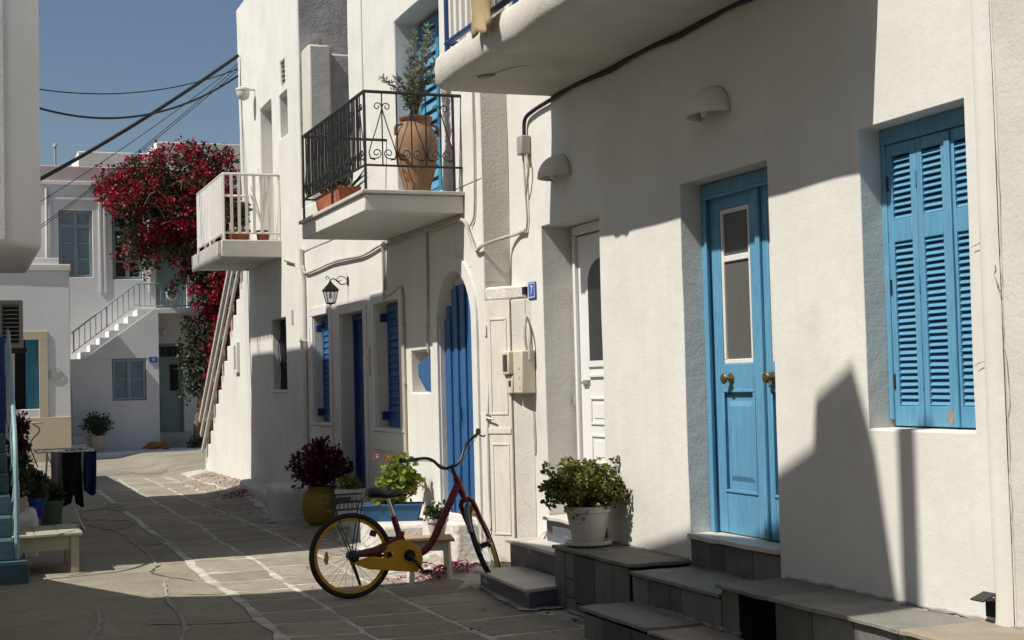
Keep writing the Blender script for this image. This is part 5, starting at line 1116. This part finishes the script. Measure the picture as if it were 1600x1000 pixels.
for i in range(70):
    p = Vector((rg.uniform(-.08, .08), rg.uniform(-.4, .4), .18)); d = rv(rg) + Vector((0, 0, .9)); mb.leaf(p, d, rv(rg), rg.uniform(.15, .32), .012)
mb.build('foliage', 'shrub', bo, solid=False, kind='stuff')
# pots on the white balcony
for nm, lab, x, y, rr_, hh, m_, fm, fh, sd_ in (('potted_plant', 'leafy green plant in wide terracotta pot on the white balcony', 3.72, 19.95, .16, .17, 'terrapot', 'limeleaf', .26, 31), ('potted_plant', 'bare twiggy plant in square red pot on the white balcony', 4.05, 19.9, .1, .16, 'terrapot', None, 0, 32)):
    t = local(nm, lab, 'potted plant', (x, y, 3.661)); pot(t, wall_of(rr_ * .8, rr_, hh), m_, soil=(rr_ * .85, hh - .02))
    if fm: bush(t, (0, 0, hh), blob((-.02, 0, hh + .22), (.19, .19, .16), 40, .06, sd_, .2), 'jade', 14, .06, .022, 6, seed=sd_)
    else:
        rg = random.Random(4); mb = MB()
        for i in range(9):
            e = Vector((rg.uniform(-.25, .1), rg.uniform(-.2, .2), rg.uniform(.5, 1.15))); mb.tube(curve([(0, 0, hh), (e.x * .3, e.y * .3, e.z * .5), tuple(e)], 5), .004, 4)
        mb.build('stems', 'stoolwood', t, 60)

# ================================================================== BOUGAINVILLEA on the far house
bg_ = thing('bougainvillea', 'large magenta bougainvillea climbing over the far house', 'climber', (5.85, 36.75, .1))
rg = random.Random(77)
tr = MB()
for k in range(5):
    o_ = Vector((rg.uniform(-.12, .12), rg.uniform(-.1, .1), 0)); p = [Vector((5.78, 36.7, .1)) + o_, Vector((5.9, 36.7, .8)) + o_ * 2, Vector((6.05, 36.75, 1.6)) + o_ * 2, Vector((6.15 + .1 * (k - 2), 36.75, 2.7)), Vector((6.3 + .12 * (k - 2), 36.8, 4.0)), Vector((5.9 + .5 * (k - 2), 37.2, 6.2))]
    tr.tube(curve(p, 6), [.12 * (1 - .85 * i / 30) for i in range(31)], 7)
tr.build('trunk', 'bark', bg_, 60)
cs = []
def region(poly, n, y0_, y1_, rad):
    xs_ = [p[0] for p in poly]; zs_ = [p[1] for p in poly]; k = 0
    while k < n:
        x, z = rg.uniform(min(xs_), max(xs_)), rg.uniform(min(zs_), max(zs_)); ins = False
        for (a, b), (c, d) in zip(poly, poly[1:] + poly[:1]):
            if (b > z) != (d > z) and x < (c - a) * (z - b) / (d - b) + a: ins = not ins
        if ins: cs.append((Vector((x, rg.uniform(y0_, y1_), z)), rad * rg.uniform(.6, 1.4))); k += 1
region([(3.35, 6.9), (3.9, 7.25), (4.4, 7.3), (5.0, 7.65), (5.9, 7.8), (6.9, 7.45), (7.1, 6.0), (6.9, 4.5), (6.6, 3.4), (5.6, 4.75), (5.0, 5.0), (4.45, 4.7), (4.0, 5.3), (4.1, 6.0), (3.5, 6.4)], 420, 36.3, 38.0, .24)
region([(5.55, 4.9), (6.6, 4.6), (6.75, 2.2), (6.3, 1.5), (6.0, 2.4), (6.1, 3.3)], 110, 36.2, 36.9, .2)
for k in range(26):                      # loose sprays breaking the outline
    a = rg.choice([(3.5, 6.6), (3.6, 6.9), (4.2, 7.35), (4.9, 7.6), (5.7, 7.9), (6.5, 7.7), (4.2, 5.0), (4.6, 4.6), (5.2, 4.4), (6.1, 2.0), (5.7, 4.0), (3.9, 5.6)])
    cs.append((Vector((a[0] + rg.gauss(0, .16), rg.uniform(36.2, 37.4), a[1] + rg.gauss(0, .16))), .1))
lv = MB(); pe = MB(); br = MB()
for k in range(34):
    a = Vector((rg.uniform(4.2, 6.9), rg.uniform(36.1, 36.7), rg.uniform(5.0, 7.4))); b = a + Vector((rg.uniform(-.7, .3), rg.uniform(-.1, .1), rg.uniform(-.5, .6))); br.tube(curve([a, a.lerp(b, .5) + Vector((0, -.08, .1)), b], 4), .012, 4)
br.build('branches', 'bark', bg_, 60, kind='stuff')
pc = [c for c in cs if noise.noise(c[0] * 1.5) > -.08 and rg.random() < .9]
foliage(lv, cs, 30, 1.1, .10, .038, 4, .1, rg); 
for c, r_ in pc:
    for _ in range(5):
        q = c + Vector((rg.gauss(0, .16), -abs(rg.gauss(.1, .18)), rg.gauss(.03, .16))); foliage(pe, [(q, .1)], 11, 1.0, .085, .04, 4, .1, rg)
foliage(lv, [(Vector((rg.uniform(5.35, 6.15), rg.uniform(36.6, 37), rg.uniform(1.4, 3.5))), .16) for _ in range(95)], 22, 1, .09, .035, 4, 0, rg)
foliage(lv, [(Vector((rg.uniform(5.5, 6.1), 36.6, rg.uniform(.15, .5))), .14) for _ in range(14)], 22, 1, .08, .03, 4, .2, rg)
lv.build('foliage', 'leafdark', bg_, solid=False, kind='stuff'); pe.build('blossom', 'petal', bg_, solid=False, kind='stuff')
fp = local('potted_shrub', 'dark bushy shrub in clay pot by the far stair', 'potted plant', (3.2, 36.3, .141)); pot(fp, wall_of(.15, .22, .4), 'creampot', soil=(.18, .37)); bush(fp, (0, 0, .4), blob((0, 0, .68), (.38, .3, .3), 60, .1, 41, .2), 'shrub', 22, .07, .02, seed=41)
ct = MB(); cat_ = [(-.32, .06, .03), (-.24, .07, .03), (-.2, .1, .075), (-.1, .11, .1), (.05, .1, .09), (.13, .095, .06), (.18, .13, .055), (.24, .14, .05), (.29, .12, .025)]
for x, z, r_ in cat_:
    for j in range(10): a = 2 * math.pi * j / 10; ct.v.append(Vector((4.62 + x, 36.4 + math.cos(a) * r_ * .9, .14 + z + math.sin(a) * r_)))
ct.f = [(i * 10 + j, i * 10 + (j + 1) % 10, (i + 1) * 10 + (j + 1) % 10, (i + 1) * 10 + j) for i in range(8) for j in range(10)] + [tuple(range(10)), tuple(range(80, 90))]
for s_ in (-1, 1): ct.prism([(4.8, .32), (4.84, .37), (4.87, .31)], 36.4 + s_ * .035 - .008, 36.4 + s_ * .035 + .008, 'y'); ct.tube([(4.75, 36.38 + s_ * .04, .2), (4.83, 36.32 + s_ * .04, .16), (4.93, 36.32 + s_ * .04, .16)], [.035, .03, .022], 7)
tag(ct.build('cat', 'fur', smooth=60), 'ginger cat lying on the kerb before the far house', 'cat')

# ================================================================== LEFT FOREGROUND
tb_ = thing('low_table', 'low pale yellow wooden table beside the blue steps', 'table', (.74, 13.7, 0))
for x in (.5, .97):
    for y in (13.33, 14.1): MB().box(x - .035, x + .035, y - .035, y + .035, -.01, .335).build('leg', 'bench', tb_, bevel=.004)
for y in (13.33, 14.1): MB().box(.535, .935, y - .012, y + .012, .21, .335).build('apron', 'bench', tb_)
for x in (.5, .97): MB().box(x - .012, x + .012, 13.365, 14.065, .21, .335).build('apron', 'bench', tb_)
for i in range(3): MB().wbox(.44 + i * .201, .638 + i * .201, 13.26, 14.18, .336, .362).build('top_board', 'bench', tb_, bevel=.005)
dr_ = thing('drying_rack', 'white folding drying rack hung with dark clothes', 'drying rack', (1.2, 17.6, 0))
fr = MB()
for x in (.86, 1.48): fr.tube([(x, 17.15, .93), (x, 18.1, .93)], .011, 6)
for y in (17.15, 18.1): fr.tube([(.86, y, .93), (1.48, y, .93)], .011, 6)
fr.tube([(1.38, 17.35, 0), (.98, 17.9, .92)], .011, 6).tube([(1.38, 17.9, 0), (1.36, 17.3, .92)], .011, 6).tube([(1.38, 17.35, .02), (1.38, 17.9, .02)], .011, 6).tube([(.95, 17.35, 0), (1.36, 17.9, .92)], .011, 6).tube([(.95, 17.9, 0), (.97, 17.3, .92)], .011, 6)
fr.build('frame', 'whitepaint', dr_, 50)
for i in range(6): MB().tube([(.93 + i * .096, 17.15, .935), (.93 + i * .096, 18.1, .935)], .005, 5).build('rod', 'whitepaint', dr_)
def garment(name, lab, m, x0_, x1_, y, z0_, z1_, seed, legs=False):
    rg = random.Random(seed); mb = MB(); nx, nz = 9, 11; ph = rg.uniform(0, 6)
    for s_ in (0, 1):
        for i in range(nx):
            for j in range(nz):
                u, v = i / (nx - 1), j / (nz - 1); x = x0_ + (x1_ - x0_) * (u * (1 - .12 * v * math.sin(ph)) + .06 * v)
                hem = z0_ + (.03 * math.sin(u * 5 + ph) + (.12 if legs and .38 < u < .62 else 0)); z = z1_ + (hem - z1_) * v
                mb.v.append(Vector((x, y + (.02 + .03 * v) * math.sin(u * 9 + ph + v * 2) + s_ * .014, z)))
    n = nx * nz
    for s_ in (0, 1): mb.f += [(s_ * n + i * nz + j, s_ * n + i * nz + j + 1, s_ * n + (i + 1) * nz + j + 1, s_ * n + (i + 1) * nz + j) for i in range(nx - 1) for j in range(nz - 1)]
    edge = [(i, 0) for i in range(nx)] + [(nx - 1, j) for j in range(1, nz)] + [(i, nz - 1) for i in range(nx - 2, -1, -1)] + [(0, j) for j in range(nz - 2, 0, -1)]
    mb.f += [(a[0] * nz + a[1], b[0] * nz + b[1], n + b[0] * nz + b[1], n + a[0] * nz + a[1]) for a, b in zip(edge, edge[1:] + edge[:1])]
    tag(mb.build(name, m, smooth=60), lab, 'garment', 'laundry on the drying rack')
garment('garment', 'pale grey garment hanging leftmost on the drying rack', 'cloth_grey', 1.0, 1.12, 17.12, .3, .93, 1)
garment('garment', 'black trousers hanging in the middle of the drying rack', 'cloth_black', 1.13, 1.34, 17.28, .3, .93, 2, True)
garment('garment', 'long dark blue garment at the right end of the drying rack', 'cloth_navy', 1.37, 1.53, 17.45, .42, .93, 3)
garment('garment', 'charcoal shirt hanging behind the black trousers', 'cloth_black', 1.2, 1.4, 17.75, .4, .93, 4)
garment('garment', 'narrow grey towel between pale garment and black trousers', 'cloth_grey', 1.1, 1.17, 17.4, .45, .93, 6)
wl = MB().prism([(.1, 14.75), (.74, 14.8), (.8, 16.6), (.1, 16.7)], -.05, .42, 'z').build('whitewashed_planter_wall', 'rough', bevel=.06, seg=3); tag(wl, 'low whitewashed stone wall behind the yellow table', 'wall')
for lab, m_, fm, x, y, z, r_, h, br_, sd_ in (('dark leafy plant in cream pot on the low stone wall', 'creampot', 'shrub', .55, 15.3, .42, .12, .2, (.2, .25, .24), 51), ('shrub in royal blue pot beside the drying rack', 'royal', 'shrub', .78, 15.9, .3, .09, .2, (.1, .14, .16), 52), ('tall shrub in green glass jar left of the laundry', 'greenglass', 'leafdark', 1.0, 16.9, 0, .12, .4, (.06, .08, .08), 53), ('spindly bush with reddish tips at the left wall', 'creampot', 'wine', .66, 17.4, .62, .08, .15, (.1, .14, .38), 54), ('small trailing plant in cream pot at the table end', 'creampot', 'shrub', .5, 14.85, .42, .1, .17, (.15, .12, .14), 55)):
    t = local('potted_plant', lab, 'potted plant', (x, y, z)); pot(t, wall_of(r_ * .75, r_, h), m_, soil=(r_ * .86, h - .03)); bush(t, (0, 0, h), blob((0, 0, h + br_[2] * .8), br_, 50, .07, sd_, .2), fm, 20, .055, .018, seed=sd_)
rk = MB().prism([(.62, 17.0), (.8, 16.9), (.95, 17.0), (.97, 18.0), (.6, 18.1)], -.05, .62, 'z').build('whitewashed_pier', 'rough', bevel=.1, seg=3); tag(rk, 'lumpy whitewashed masonry pier left of the drying rack', 'pier')
ft = thing('folding_table', 'small round folding table against the cream plinth', 'table', (1.5, 33, 0))
MB().lathe([(.33, 0), (.33, .03)], 20, (1.45, 33, .95)).build('table_top', 'greywood', ft); MB().tube(curve([(1.55, 33, .95), (1.7, 33, .8), (1.5, 33, .5), (1.65, 33, 0)], 6), .015, 6).tube([(1.35, 33, .95), (1.25, 33, 0)], .015, 6).build('leg', 'black', ft, 60)

# ================================================================== FALLEN PETALS
def petals(lab, spots, sd_, m='petal2'):
    rg = random.Random(sd_); mb = MB()
    for (x, y, sx_, sy_, n, pile) in spots:
        for _ in range(n):
            a, b = rg.gauss(0, 1), rg.gauss(0, 1); px_, py_ = x + a * sx_, y + b * sy_
            z = gz(px_, py_) + .02 + rg.random() * pile * math.exp(-(a * a + b * b) / 2); d = rv(rg); d.z *= .4; mb.leaf(Vector((px_, py_, z)), d, Vector((rg.uniform(-.6, .6), rg.uniform(-.6, .6), 1)), rg.uniform(.025, .045), .016)
    tag(mb.build('fallen_petals', m, solid=False), lab, 'petals', kind='stuff')
petals('pink fallen bougainvillea petals around the stool', [(3.86, 11.55, .12, .14, 260, .06), (3.5, 11.5, .25, .15, 60, .01)], 1)
petals('magenta heap of fallen petals near the outside stair', [(3.9, 20.9, .16, .3, 300, .05), (3.95, 23.5, .25, 1.2, 160, .01), (3.6, 19.2, .3, .9, 40, 0)], 2, 'petal')
petals('few scattered magenta petals on the flagstones', [(3.5, 9.1, .25, .5, 10, 0), (3.3, 13.5, .5, 1.2, 14, 0), (3.95, 8.9, .03, .08, 14, .02)], 3, 'petal')
